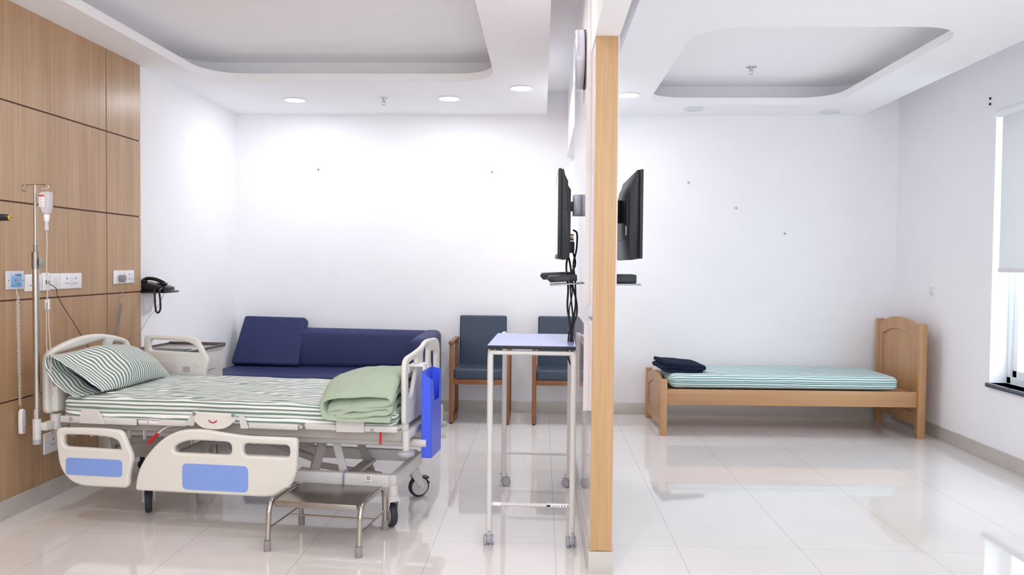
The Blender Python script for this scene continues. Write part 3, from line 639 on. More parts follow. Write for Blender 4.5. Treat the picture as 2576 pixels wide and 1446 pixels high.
# ---------------------------------------------------------------- folded blankets (a thick cloth ribbon following the fold)
def folded(name, path, size, thick, depth, m, root_loc, rz, amp, seed, nv=60, lean=0., plump=None, n=7, droop=0.):
    P = [Vector((p[0] * size[0], p[1] * size[1])) for p in path]; C_ = cat(P, n); N = len(C_)
    bm = bmesh.new(); rows = []
    for k in range(nv + 1):
        v = k / nv; L, R = [], []
        for i, p in enumerate(C_):
            t = (C_[min(i + 1, N - 1)] - C_[max(i - 1, 0)]).normalized(); nn = Vector((-t.y, t.x)); u = i / N
            w1 = noise.noise(Vector((p.x * 9, p.y * 9 + seed, v * depth * 5))); w2 = noise.noise(Vector((p.x * 24 + v * 4, p.y * 24 + seed * 2, v * depth * 16)))
            h = amp * (w1 + .55 * w2); end = min(v, 1 - v) * depth; rr = min(1, math.sqrt(max(0, 1 - (1 - min(1, end / (thick * .6))) ** 2))) if end < thick * .6 else 1
            th = thick * .5 * (.35 + .65 * rr) * (plump(u) if plump else 1)
            dz = lean * math.sin(v * PI * .9) * (p.y / size[1]) - droop * max(0, 1 - v / .3) ** 1.6; ed = amp * 2.2 * noise.noise(Vector((u * 9, seed, 7 if v < .5 else 3))) * (1 if end < .02 else 0)
            A = p + nn * (th + h); B_ = p + nn * (-th + h)
            L.append(bm.verts.new((A.x, v * depth + ed, A.y + dz if droop else max(A.y + dz, .0)))); R.append(bm.verts.new((B_.x, v * depth + ed, B_.y + dz if droop else max(B_.y + dz, .0))))
        rows.append(L + R[::-1])
    M_ = len(rows[0])
    for a, b_ in zip(rows, rows[1:]):
        for i in range(M_): bm.faces.new((a[i], a[(i + 1) % M_], b_[(i + 1) % M_], b_[i]))
    for r, fl in ((rows[0], 0), (rows[-1], 1)):
        for i in range(N - 1):
            q = (r[i], r[i + 1], r[M_ - 2 - i], r[M_ - 1 - i]); bm.faces.new(q if fl else q[::-1])
    bmesh.ops.recalc_face_normals(bm, faces=bm.faces[:])
    me = bpy.data.meshes.new(name); bm.to_mesh(me); bm.free()
    o = link(name, me, m, None, 70); o.location = root_loc; o.rotation_euler = (0, 0, rz); return o
gp = [(.97, .07), (.6, .05), (.2, .06), (.06, .17), (.02, .45), (.07, .75), (.28, .91), (.6, .97), (.88, .97), (.97, .84), (.93, .70), (.75, .62), (.45, .52), (.26, .47), (.15, .40), (.13, .30), (.24, .28), (.42, .40), (.62, .44), (.84, .54), (.95, .48), (.93, .36), (.72, .27), (.42, .2), (.24, .2)]
tag(folded('blanket', gp, (.375, .135), .024, .50, GREENB, bedpt(.415, -.525, .660), BED[1], .0062, 1.7, nv=80, lean=.022, droop=.072), 'folded sage green blanket at the foot of the hospital bed', 'blanket')

# ---------------------------------------------------------------- blue chart holder hung on the foot board
ch = thing('chart_holder', 'bright blue plastic chart holder hanging on the foot board', 'document holder', bedpt(0, 0), BED[1])
y0, y1, zb, zt = -.305, -.09, .372, .80
b = MB(); b.box(.05, y0, zb, .053, y1, zt + .022, .001); b.box(.053, y0, zb, .103, y1, zb + .004); b.prism([(.05, zb), (.103, zb), (.103, zt - .022), (.05, zt + .015)], 'xz', y0, y0 + .004)
b.prism([(.05, zb), (.103, zb), (.103, zt + .01), (.05, zt + .022)], 'xz', y1 - .004, y1)
b.prism([(y0, zb), (y1, zb), (y1, zt + .005), (y1 - .025, zt + .005), (y1 - .045, zt - .14), (y0 + .06, zt - .14), (y0 + .03, zt - .022), (y0, zt - .022)], 'yz', .100, .104)
b.o('holder_box', BLUEH, ch)
for y in (-.24, -.17):
    h = MB().box(-.04, y, .835, .05, y + .045, .846, .003).box(.038, y, .76, .0495, y + .045, .846, .003).box(-.042, y, .80, -.034, y + .045, .846, .003).o('hook', WHITEP, ch)

# ---------------------------------------------------------------- drip stand and bottle
iv = thing('iv_pole', 'steel drip stand pole with two ring hooks, fixed at the bed head', 'drip stand', bedpt(1.987, -.505, .41), BED[1])
MB().cyl((0, 0, .0), (0, 0, .93), .0165, seg=20).o('lower_tube', STEEL, iv)
MB().cyl((0, 0, .92), (0, 0, 1.01), .019, seg=20).cyl((0, 0, 1.005), (0, 0, 1.045), .0105).cyl((0, 0, 1.043), (0, 0, 1.048), .014).o('clamp_collar', STEELB, iv)
kb = MB().cyl((.018, 0, .955), (.03, 0, .955), .003).sph((.036, 0, .955), .017, (.5, 1, 1.5)).o('clamp_knob', mat('knob_grey', (150, 152, 142), .45), iv)
MB().cyl((0, 0, 1.03), (0, 0, 1.362), .008, seg=16).o('upper_rod', STEEL, iv)
def ring(c, r, a0, a1, n=26): return [(c[0] + r * math.cos(a0 + (a1 - a0) * k / n), c[1], c[2] + r * math.sin(a0 + (a1 - a0) * k / n)) for k in range(n + 1)]
MB().tube(ring((-.062, 0, 1.345), .017, 0, -PI * 1.55) [::-1] + [(-.05, 0, 1.362), (.055, 0, 1.364)] + ring((.062, 0, 1.347), .017, PI * .5, -PI * 1.3), .0028, 8).o('hook_bar', STEEL, iv)
MB().tube([(.002, -.0165, .18), (.002, -.0168, .10), (.004, -.0168, .0)], .004, 6).o('tape', mat('old_tape', (198, 186, 176), .7, noise_amt=.25, noise_scale=80), iv)

bt = thing('drip_bottle', 'clear plastic infusion bottle with an orange banded label, hanging from the drip stand', 'infusion bottle', bedpt(1.921, -.505, 0), BED[1])
bp_ = [(.026, .045)]
body = plate('bottle', fil([(-.027, 1.65), (-.012, 1.617), (.012, 1.617), (.027, 1.65), (.027, 1.735), (-.027, 1.735)], [.012, .01, .01, .012, .008, .008], 5, True), [], .04, .012, XZ(0), BOTTLE, bt)
MB().tube(ring((0, 0, 1.745), .009, -PI * .9, PI * .9 * 1.1), .0025, 8).o('hanger_loop', BOTTLE, bt)
lb = MB().box(-.0275, -.0225, 1.655, .004, -.0205, 1.725, .0005).o('label', WHITEP, bt)
MB().box(-.0275, -.0229, 1.711, .004, -.0224, 1.721).o('orange_band', mat('orange_band', (228, 104, 52), .5), lb)
MB().box(-.0275, -.0229, 1.7085, .004, -.0224, 1.711).o('purple_band', mat('purple_band', (88, 60, 110), .5), lb)
b = MB()
for k in range(9): b.box(-.022, -.0229, 1.661 + k * .005, -.022 + .02 * (.6 + .4 * math.sin(k * 2.3)), -.0225, 1.6622 + k * .005)
b.o('label_print', mat('print_grey', (150, 148, 152), .6), lb)
MB().lathe([(.013, 1.617), (.015, 1.605), (.012, 1.59), (.011, 1.58)], (0, 0, 0)).o('cap', WHITEP, bt)
MB().lathe([(.009, 1.585), (.0095, 1.55), (.011, 1.548), (.011, 1.535), (.004, 1.53)], (0, 0, 0), seg=14).o('drip_chamber', BOTTLE, bt)
MB().tube(cat([(0, 0, 1.535), (.001, 0, 1.45), (-.002, 0, 1.35), (.003, -.002, 1.25), (.0, 0, 1.16)], 8), .0028, 8).o('tube', TUBE, bt)
MB().tube(cat([(-.004, 0, 1.16), (-.006, 0, 1.05), (-.008, .005, .9), (.004, .01, .82), (.008, .012, .72), (.006, .02, .66)], 8), .0026, 8).o('tube', TUBE, bt)
MB().tube(cat([(.006, 0, 1.125), (.01, 0, 1.0), (.015, .005, .88), (.012, .01, .78), (.018, .012, .70), (.012, .02, .66)], 8), .0026, 8).o('tube', TUBE, bt)
rc = MB().box(-.010, -.006, 1.12, -.007, .006, 1.17).box(.007, -.006, 1.12, .01, .006, 1.175).box(-.01, -.006, 1.158, .01, .006, 1.161).o('roller_clamp', WHITEP, bt)
MB().cyl((0, -.005, 1.13), (0, .005, 1.13), .008).o('clamp_wheel', mat('clamp_blue', (150, 178, 206), .4), rc)

# ---------------------------------------------------------------- steel step stool
st = thing('step_stool', 'low stainless steel step stool in front of the hospital bed', 'step stool', (-1.043, 3.88, 0), math.radians(-7))
hw_, hd = .228, .165
MB().box(-hw_ + .022, -hd + .0, .205, hw_ - .022, hd - .0, .235, .004).o('tread', STEELB, st)
for x, sg in ((-hw_, -1), (hw_, 1)):
    l = MB().tube(fil([(x, -hd - .03, .012), (x, -hd - .012, .238), (x, hd + .012, .238), (x, hd + .03, .012)], .075, 10), .0125, 14).o('leg_frame', STEEL, st)
    for y in (-hd - .03, hd + .03): MB().lathe([(.0165, 0), (.0165, .05), (.0145, .053), (.0125, .05)], (x, y, 0)).o('rubber_foot', RUBG, l)
    MB().cyl((x, -hd - .022, .105), (x, hd + .022, .105), .0042, seg=8).o('side_brace', STEEL, st)
MB().cyl((-hw_, .04, .105), (hw_, .04, .105), .0042, seg=8).o('cross_brace', STEEL, st)

# ---------------------------------------------------------------- narrow trolley table on castors
tb = thing('overbed_table', 'narrow lilac topped trolley table on castors beside the partition', 'table', (-.032, 4.385, 0), math.radians(-1.2))
MB().box(-.215, -.535, .967, .215, .14, .9835, .003).o('table_edge', BLACK, tb, sharp=30)
MB().box(-.2145, -.5345, .9835, .2145, .1395, .985).o('table_top', TOPLAM, tb, smooth=False)
for x in (-.2, .205):
    MB().tube(fil([(x, -.53, .06), (x, -.53, .953), (x, .53, .953), (x, .53, .06)], .055, 10), .0148, 14).o('leg_frame', PAINT, tb)
for y, z in ((-.52, .948), (.2, .953)): MB().cyl((-.2, y, z), (.205, y, z), .011, seg=14).o('top_rail', PAINT, tb)
for y in (-.53, .53):
    br = MB().cyl((-.2, y, .205), (.205, y, .205), .0095, seg=14).o('cross_rail', PAINT, tb)
    if y < 0:
        MB().cyl((-.178, y, .205), (-.143, y, .205), .0099, seg=14).o('sticker', WHITEP, br)
        MB().cyl((.082, y, .205), (.19, y, .205), .0099, seg=14).o('sticker', WHITEP, br)
        for a, c_, m in ((.082, .1, BLACK), (.155, .158, BLACK), (.168, .171, HOLE), (.183, .187, HOLE)): MB().box(a, y - .0104, .2 if m is BLACK else .201, c_, y - .0092, .21).o('sticker_mark', m, br)
        b = MB()
        for k in range(4): b.box(.105, y - .0102, .2005 + k * .0025, .145, y - .0095, .2013 + k * .0025)
        b.o('sticker_mark', mat('print_grey2', (170, 172, 186), .6), br)
        lg_ = MB().tube(fil([(.199, y - .0138, .098), (.205, y - .0138, .108), (.211, y - .0138, .098), (.199, y - .0138, .098)], .001), .0006, 6).tube(ring((.205, y - .0138, .1015), .0025, 0, 2 * PI), .0005, 6).o('maker_mark', mat('mark_blue', (96, 120, 170), .5), br)
for x in (-.2, .205):
    for y, ya in ((-.53, 100), (.53, 25 if x < 0 else 150)):
        M = Matrix.Translation((x, y, 0)) @ Matrix.Rotation(math.radians(ya), 4, 'Z')
        c = MB().cyl((0, 0, .048), (0, 0, .07), .0145).lathe([(.001, -.012), (.026, -.012), (.029, -.006), (.029, .006), (.026, .012), (.001, .012)], (.014, 0, .034), (0, 1, 0), 24).box(-.012, -.012, .03, .016, .012, .052, .006).move(M).o('castor', GREYP, tb)
        for sg in (-1, 1): MB().lathe([(.019, -.006), (.0255, -.005), (.0255, .005), (.019, .006)], (.014, sg * .0185, .0255), (0, 1, 0), 24).move(M).o('wheel', GREYP, c)
        MB().box(.02, -.007, .004, .036, .007, .018, .002).move(M).o('brake_tab', BLACK, c)
        MB().cyl((-.02, 0, .074), (.02, 0, .074), .0045, seg=8).sph((-.02, 0, .074), .006).sph((.02, 0, .074), .006).move(M).o('pinch_screw', STEEL, c)
MB().tube([(.175, .12, .955), (.14, .1, .90), (.165, .09, .865), (.182, .11, .94)], .002, 6).o('wire_loop', BLACK, tb)

# ---------------------------------------------------------------- slate blue armchairs
def armchair():
    t = thing('armchair', 'slate blue armchair with brown wooden arms standing next to the navy sofa', 'chair', (-.521, 6.8, 0), 0, 'slate armchairs along the back wall')
    W2 = .2425
    for sg in (-1, 1):
        x = sg * W2; lw = .017
        MB().box(x - lw, -.017, .012, x + lw, .017, .69, .003).o('front_leg', TEAK, t)
        MB().box(x - lw, .405, .012, x + lw, .44, .70, .003).o('rear_leg', TEAK, t)
        MB().box(x - lw, .017, .012, x + lw, .405, .045, .003).o('runner', TEAK, t)
        MB().box(x - .022 , -.035, .688, x + .022, .45, .715, .005).o('armrest', TEAK, t)
        for y in (0, .42): MB().cyl((x, y, 0), (x, y, .013), .012, seg=12).o('glide', BLACK, t)
    MB().box(-W2 + .017, -.012, .343, W2 - .017, .012, .387, .003).o('front_rail', TEAK, t)
    MB().box(-W2 + .017, .41, .34, W2 - .017, .43, .387, .003).o('rear_rail', TEAK, t)
    for sg in (-1, 1): MB().box(sg * (W2 - .03) - .012, .012, .343, sg * (W2 - .03) + .012, .41, .387).o('side_rail', TEAK, t)
    b = MB().box(-W2 + .02, -.022, .387, W2 - .02, .41, .475, .022, 4)
    for v in b.b.verts:
        if v.co.z > .45: v.co.z += .012 * math.cos(v.co.x / W2 * PI / 2)
    b.o('seat', SLATE, t, sharp=60)
    Mt = Matrix.Translation((0, .36, .45)) @ Matrix.Rotation(math.radians(-6), 4, 'X')
    MB().box(-.214, -.01, .0, .214, .05, .465, .018, 4, Mt).o('backrest', SLATE, t, sharp=60)
    return t
ac = armchair()
c2 = copy_tree(ac); c2.location.x += .712; c2['label'] = 'slate blue armchair partly hidden by the partition, behind the lilac topped table'

# ---------------------------------------------------------------- navy sofa and its loose cushion
so = thing('sofa', 'long navy blue sofa with a rounded right arm against the back wall', 'sofa', (-1.86, 6.9, 0))
MB().box(-.96, -.36, .17, .80, .30, .30, .02, 3).o('seat_base', NAVY, so)
b = MB().box(-.965, -.37, .30, .79, .30, .435, .035, 4); b.o('seat_cushion', NAVY, so, sharp=60)
b = MB().box(-.40, .20, .41, .86, .42, .775, .065, 6)
for v in b.b.verts:
    if v.co.z > .5 and v.co.y < .3: v.co.y += (v.co.z - .41) * .16
    if v.co.z > .6: v.co.z -= .014 * (v.co.x + .4) / 1.26 - .004
b.o('backrest', NAVY, so, sharp=60)
b = MB().box(.78, -.40, .17, .945, .43, .76, .055, 6)
for v in b.b.verts:
    if v.co.z > .55: v.co.z += .0 + .01 * (v.co.y + .4)
b.o('arm', NAVY, so, sharp=60)
for x, y in ((-.9, -.3), (-.9, .28), (.92, -.34), (.925, .33)): MB().cyl((x, y, 0), (x, y, .18), .016, .022, seg=14).o('leg', TEAK, so)
lc = MB().box(-.315, -.05, 0, .315, .06, .46, .022, 4)
for v in lc.b.verts: v.co.x += .05 * v.co.z / .46 * (1 if v.co.x < 0 else .0)
o = lc.o('sofa_cushion', NAVY, None, sharp=60); o.location = (-2.485, 7.10, .438); o.rotation_euler = (math.radians(-23), math.radians(.8), math.radians(-3))
tag(o, 'square navy loose back cushion leaning at the left end of the sofa', 'cushion')

# ---------------------------------------------------------------- wooden single bed
wb = thing('wooden_bed', 'single wooden bed with an arched headboard against the right back corner', 'bed', (1.005, 6.475, 0), math.radians(1.4))
BL, BW = 2.055, .745
for y in (0, BW): MB().box(-.028, y - .026, 0, .026, y + .026, .458, .004).o('foot_post', BEDWOODV, wb)
for y in (0, BW): MB().box(BL - .012, y - .028, 0, BL + .05, y + .028, .925, .004).o('head_post', BEDWOODV, wb)
def arch(y0, y1, z0, za, zp, n=16): return [(y0, z0), (y1, z0)] + [(y1 + (y0 - y1) * k / n, za + (zp - za) * math.sin(PI * k / n) ** .9) for k in range(n + 1)]
MB().prism(arch(.026, BW - .026, .06, .395, .475), 'yz', -.013, .011, .002).o('foot_panel', BEDWOODV, wb)
f = plate('foot_frame', arch(.026, BW - .026, .06, .40, .48), [[(.09, .12)] + [(BW - .09, .12)] + [(BW - .09 + (.18 - BW) * k / 12, .33 + .065 * math.sin(PI * k / 12)) for k in range(13)]], .038, .003, YZ(-.001), BEDWOODV, wb)
MB().prism(arch(.028, BW - .028, .10, .885, .955), 'yz', BL + .008, BL + .032, .002).o('head_panel', BEDWOODV, wb)
plate('head_frame', arch(.028, BW - .028, .10, .89, .965), [[(.085, .20)] + [(BW - .085, .20)] + [(BW - .085 + (.17 - BW) * k / 12, .80 + .065 * math.sin(PI * k / 12)) for k in range(13)]], .046, .003, YZ(BL + .02), BEDWOODV, wb)
for y in (-.012, BW - .012): MB().box(.026, y, .252, BL - .012, y + .024, .378, .003).o('side_rail', BEDWOOD, wb)
MB().box(.02, .012, .345, BL - .005, BW - .012, .36).o('bed_base', BEDWOOD, wb)
def wbp(x, y, z): a = math.radians(1.4); return (1.005 + x * math.cos(a) - y * math.sin(a), 6.475 + x * math.sin(a) + y * math.cos(a), z)
tag(mattress('mattress', 1.86, .70, .379, .492, .045, SHEETR, wbp(.985, .372, 0), math.radians(1.4), .003, 9.4, nper=130, rumple=.3), 'thin mattress in a green and white striped sheet with bluish light in its colour on the wooden bed', 'mattress')
np_ = [(.93, .2), (.5, .18), (.12, .2), (.03, .36), (.12, .52), (.5, .52), (.9, .5), (.97, .66), (.88, .82), (.5, .86), (.15, .9), (.03, .95)]
bn = folded('blanket', np_, (.36, .078), .029, .40, NAVYB, wbp(0, 0, .498), math.radians(1.4), .0035, 5.2, nv=50)
bn.location = wbp(.015, .12, .499); bn.rotation_euler = (0, math.radians(3), math.radians(1.4 + 4))
tag(bn, 'small folded dark navy wool blanket at the foot of the wooden bed', 'blanket')

# ---------------------------------------------------------------- bedside cabinet, telephone shelf
cb = thing('bedside_cabinet', 'pale grey bedside cabinet with a dark rimmed top behind the hospital bed head', 'bedside cabinet', (-2.46, 5.33, 0), math.radians(-4))
CABG = mat('cabinet_grey', (206, 200, 196), .4)
MB().box(-.195, -.225, .085, .195, .225, .765, .004).o('body', CABG, cb)
MB().box(-.205, -.235, .765, .205, .235, .785, .004).o('cabinet_top', mat('cabinet_top', (196, 190, 188), .25), cb)
rim = MB(); RIMC = mat('cabinet_rim', (92, 84, 80), .4)
rim.box(-.21, -.24, .762, .21, -.228, .796, .003); rim.box(-.21, .228, .78, .21, .24, .805, .003); rim.box(-.21, -.24, .766, -.198, .24, .8, .003); rim.box(.198, -.24, .78, .21, .24, .798, .003)
rim.o('top_rim', RIMC, cb)
tr = MB().box(-.12, -.20, .7855, .12, -.06, .79, .002).o('tray', BLACK, cb)
dr = MB().box(.193, -.20, .56, .203, .20, .745, .003).o('drawer', CABG, cb); MB().cyl((.203, -.05, .65), (.22, -.05, .65), .004).cyl((.203, .05, .65), (.22, .05, .65), .004).cyl((.22, -.056, .65), (.22, .056, .65), .005).o('handle', CHROME, dr)
MB().box(.193, -.20, .11, .203, .20, .54, .003).o('door', CABG, cb)
for x in (-.16, .16):
    for y in (-.19, .19): MB().cyl((x, y - .012, .028), (x, y + .012, .028), .028).box(x - .012, y - .014, .04, x + .012, y + .014, .09, .003).o('castor', BLACK, cb)
sh = thing('phone_shelf', 'black shelf on the left wall carrying the telephone', 'shelf', (XL, 5.655, 1.15))
MB().box(.0, -.105, .0, .195, .105, .016, .003).o('shelf_board', BLACKG, sh)
br = MB(); br.prism([(0, -.005), (.10, -.005), (.085, -.03), (.055, -.14), (0, -.17)], 'xz', -.05, -.03, .002); br.o('bracket', WHITEP2, sh)
ph = thing('telephone', 'black desk telephone on the wall shelf beyond the wood panelling', 'telephone', (XL + .09, 5.655, 1.167))
MB().prism([(-.085, 0), (.085, 0), (.088, .022), (.05, .034), (-.085, .062)], 'xz', -.08, .08, .008).o('phone_base', BLACK, ph)
hs = MB(); hs.tube(cat([(-.08, -.055, .072), (-.05, -.055, .085), (.0, -.055, .082), (.05, -.055, .064), (.075, -.055, .05)], 6), .013, 12); hs.sph((-.075, -.055, .066), .024, (1, 1, .7)); hs.sph((.07, -.055, .046), .022, (1, 1, .7)); hs.o('handset', BLACKG, ph)
MB().box(.0, -.02, .043, .045, .06, .052, .003).o('keypad', RUBBER, ph)
cd = [(.02, -.085, .02), (.035, -.125, .0), (.045, -.14, -.04), (.047, -.14, -.10), (.055, -.14, -.145), (.072, -.14, -.152), (.085, -.14, -.12), (.082, -.14, -.05), (.075, -.135, .0), (.07, -.08, .02)]
MB().tube(cat(cd, 8), .0068, 8).o('handset_cord', BLACK, ph)
MB().tube(cat([(.02, .05, .0), (.04, .0, -.03), (.02, -.05, -.12), (-.01, -.12, -.19), (-.02, -.2, -.27), (-.045, -.34, -.36), (-.06, -.5, -.42)], 10), .0018, 6).o('line_cord', CORDG, ph)

# ---------------------------------------------------------------- services on the wood panelling
PXF = XL + .02
def plateobj(name, label, catg, y0, y1, z0, z1, group=None, d=.011, m=None):
    t = thing(name, label, catg, (PXF, (y0 + y1) / 2, (z0 + z1) / 2), 0, group)
    MB().box(0, y0 - (y0 + y1) / 2, z0 - (z0 + z1) / 2, d, y1 - (y0 + y1) / 2, z1 - (z0 + z1) / 2, .004, 3).o('face_plate', m or WHITEP, t)
    return t
def pins(t, y, d=.011, k=1.):
    b = MB(); b.box(d - .001, y - .0025, .008, d + .0008, y + .0025, .022)
    o_ = b.o('earth_hole', HOLE, t)
    for s_ in (-1, 1): MB().cyl((d - .001, y + s_ * .0115, -.014), (d + .0008, y + s_ * .0115, -.014), .0038, seg=12).o('pin_hole', HOLE, t)
def rocker(t, y, w_, d=.011): MB().box(d - .001, y - w_, -.026, d + .004, y + w_, .026, .002).o('rocker', WHITEP2, t)
nc = plateobj('nurse_call', 'grey nurse call panel with a blue face, leftmost on the wood panelling', 'call panel', 4.111, 4.252, 1.218, 1.318, d=.012, m=mat('call_grey', (214, 214, 216), .35))
bfp = MB().box(.012, -.04, -.038, .0132, .05, .036, .0004).o('blue_face', mat('call_blue', (128, 178, 226), .35), nc)
MB().sph((.0135, -.024, .03), .006, (.4, 1, 1)).o('red_lamp', mat('lamp_red', (255, 110, 130), .3, emit=1.2), nc)
MB().box(.0132, .002, .024, .0138, .04, .031).o('display_strip', mat('call_navy', (70, 96, 150), .4), bfp)
MB().tube(ring((0, 0, 0), .006, 0, 2 * PI), .001, 6).move(Matrix.Translation((.0136, -.002, .0)) @ Matrix.Rotation(PI / 2, 4, 'Z')).sph((.0136, -.002, 0), .004, (.2, 1, 1)).o('call_symbol', mat('call_red', (206, 70, 96), .4), bfp)
MB().tube(ring((0, 0, 0), .006, 0, 2 * PI), .001, 6).move(Matrix.Translation((.0136, -.002, -.022)) @ Matrix.Rotation(PI / 2, 4, 'Z')).o('call_symbol', mat('call_green', (110, 186, 160), .4), bfp)
MB().tube(ring((0, 0, 0), .006, 0, 2 * PI), .001, 6).move(Matrix.Translation((.0136, .022, -.022)) @ Matrix.Rotation(PI / 2, 4, 'Z')).o('call_symbol', mat('call_dark', (90, 96, 120), .4), bfp)
MB().box(.0132, -.034, -.032, .0138, -.02, -.029).o('call_symbol', MC['call_navy'], bfp)
for y in (-.057, .062): MB().cyl((.0115, y, -.002), (.0128, y, -.002), .003, seg=10).o('screw', HOLE, nc)
hc_ = MB().tube([(.02, -.008, -.05), (.022, -.004, -.075), (.023, -.002, -.09)] + [(.024 + .0065 * math.cos(k * PI / 5), -.002 + .0065 * math.sin(k * PI / 5) + .012 * k / 450, -.09 - k * .0013) for k in range(450)] + [(.026, .012, -.69)], .0019, 5).o('coiled_cord', CORDW, nc)
# the handset hangs on the cord
hsx = MB(); hsx.prism(fil([(-.016, 0), (.016, 0), (.0185, .06), (.014, .13), (-.004, .138), (-.0165, .12), (-.0185, .06)], .008, 4, True), 'yz', 0, .024, .005)
hh_ = hsx.move(Matrix.Translation((.016, .018, -.835))).o('call_handset', WHITEP, nc)
MB().tube(fil([(.0405, .012, -.825), (.0405, .029, -.825), (.0405, .029, -.795), (.0405, .012, -.795), (.0405, .012, -.825)], .003), .0011, 6).o('call_button', mat('call_red2', (206, 96, 110), .4), hh_)
s1 = plateobj('wall_socket', 'white wall socket just right of the blue faced nurse call panel', 'socket', 4.262, 4.41, 1.203, 1.298, 'sockets and switches on the wood panelling'); pins(s1, -.015); rocker(s1, .045, .014)
s2 = plateobj('data_socket', 'white rounded data outlet with a brown wire plugged in, behind the drip stand', 'socket', 4.415, 4.478, 1.203, 1.305, d=.016); MB().box(.0155, -.012, -.013, .021, .004, .01, .001).o('usb_plug', BLACK, s2)
for z in (.022, .0, -.022): MB().cyl((.015, .024, z), (.0165, .024, z), .0045 if z == 0 else .0025, seg=10).o('port', HOLE, s2)
MB().tube(cat([(.02, -.004, -.003), (.05, .03, -.04), (.03, .075, -.085), (.03, .14, -.16), (.03, .26, -.28), (.03, .36, -.39), (.04, .43, -.47), (.06, .46, -.54)], 8), .0024, 6).o('brown_wire', COPPER, s2)
s3 = plateobj('wall_switch', 'white single switch plate between the data outlet and the double socket', 'switch', 4.487, 4.578, 1.207, 1.301, 'sockets and switches on the wood panelling'); rocker(s3, .0, .017)
s4 = plateobj('wall_socket', 'white double socket plate, rightmost of the row behind the drip stand', 'socket', 4.582, 4.80, 1.207, 1.301, 'sockets and switches on the wood panelling'); pins(s4, -.045); pins(s4, .045); rocker(s4, 0, .022)
s5 = plateobj('wall_socket', 'white socket plate holding the grey plug near the edge of the wood panelling', 'socket', 5.175, 5.30, 1.222, 1.313, 'sockets and switches on the wood panelling')
pg = thing('power_plug', 'grey mains plug with a coiled grey cord near the edge of the wood panelling', 'plug', (PXF + .011, 5.245, 1.268))
MB().prism(fil([(-.02, .014), (.02, .014), (.026, -.012), (.014, -.032), (-.014, -.032), (-.026, -.012)], .006, 4, True), 'yz', 0, .034, .005).o('plug_body', mat('plug_grey', (150, 146, 148), .5), pg)
MB().tube(cat([(.02, 0, -.03), (.022, 0, -.06), (.018, -.005, -.12), (.02, -.02, -.16), (.02, -.03, -.175)], 6) + [Vector((.024 + .011 * math.cos(k * PI / 5), -.03 + .011 * math.sin(k * PI / 5) - .09 * k / 240, -.178 - k * .00115)) for k in range(240)], .0027, 6).o('coiled_cord', CORDG, pg)
s6 = plateobj('wall_socket', 'white socket plate at the right edge of the wood panelling, above the telephone line', 'socket', 5.31, 5.432, 1.224, 1.313, 'sockets and switches on the wood panelling'); pins(s6, -.008); rocker(s6, .03, .012)
s7 = plateobj('wall_socket', 'white double socket low on the wood panelling, behind the lowered side rail', 'socket', 4.42, 4.64, .262, .382, 'sockets and switches on the wood panelling'); pins(s7, -.03); rocker(s7, .04, .016)
gs = thing('gas_outlet', 'black fitting with a yellow end at the left edge of the wood panelling', 'gas outlet', (PXF, 4.035, 1.597))
MB().lathe([(.02, 0), (.02, .02), (.0175, .03), (.0165, .075), (.014, .08)], (0, 0, 0), (1, 0, 0)).o('outlet_body', BLACK, gs)
yb = MB().lathe([(.0135, .078), (.0135, .084), (.011, .087)], (0, 0, 0), (1, 0, 0)).o('yellow_end', mat('outlet_yellow', (222, 170, 46), .4), gs)
MB().box(.0865, -.008, -.0015, .088, .008, .0015).o('slot', HOLE, yb)

# ---------------------------------------------------------------- televisions, receivers and cables on the partition
def tv(name, label, side, x, y):
    """screen faces away from the partition; side -1 = left face, +1 = right face"""
    t = thing(name, label, 'television', (x, y, 1.412), 0, 'televisions on the partition')
    L_, H_ = .38, .43
    prof = [(0, 0), (.034, -.006), (.046, .002), (.05, .10), (.05, .33), (.036, .352), (.036, .372), (.022, .40), (.014, .43), (0, .43)]
    b = MB(); b.prism([(-side * p[0], p[1]) for p in prof], 'xz', -L_ + .03, L_ - .03, .002)
    b.o('rear_shell', BLACK, t, sharp=25)
    MB().box(-.004 if side > 0 else -.012, -L_, 0, .012 if side > 0 else .004, L_, H_, .004).o('bezel', BLACK, t)
    MB().box(.0105 if side > 0 else -.0125, -L_ + .018, .02, .0125 if side > 0 else -.0105, L_ - .018, H_ - .018).o('screen', BLACKG, t)
    return t
TL = tv('television', 'black television on the left face of the partition, above the lilac topped table', -1, .09, 4.21)
TR = tv('television', 'black television on the right face of the partition, its back seen from the wooden end', 1, .475, 4.23)
MB().tube(ring((0, 0, 0), .008, 0, 2 * PI), .001, 6).move(Matrix.Translation((.025, -.3505, .24)) @ Matrix.Rotation(0, 4, 'Z')).o('side_knob', RUBBER, TL)
b = MB(); b.prism([(-.03, .10), (-.055, .10), (-.06, .13), (-.06, .32), (-.05, .35), (-.03, .36)], 'xz', -.30, .2, .004); b.o('rear_housing', BLACK, TR, sharp=25)
MB().box(-.0618, -.305, .115, -.058, -.27, .16).o('rating_label', mat('rating_label', (204, 204, 206), .5), TR)
wm = thing('television_bracket', 'silver grey wall bracket behind the left television', 'bracket', (BX, 4.21, 1.69))
MB().box(-.042, -.06, -.05, -.001, .1, .055, .002).o('wall_block', mat('bracket_silver', (190, 188, 198), .35, .3), wm)
MB().box(-.07, -.03, -.028, -.042, .03, .02, .002).o('swivel', mat('swivel_brown', (70, 60, 60), .4), wm)
wm2 = thing('television_bracket', 'dark bracket behind the right television, mostly hidden by the wooden partition end', 'bracket', (PX1 + .008, 4.23, 1.66))
MB().box(.001, -.05, -.06, .08, .05, .06, .003).o('wall_block', BLACK, wm2)
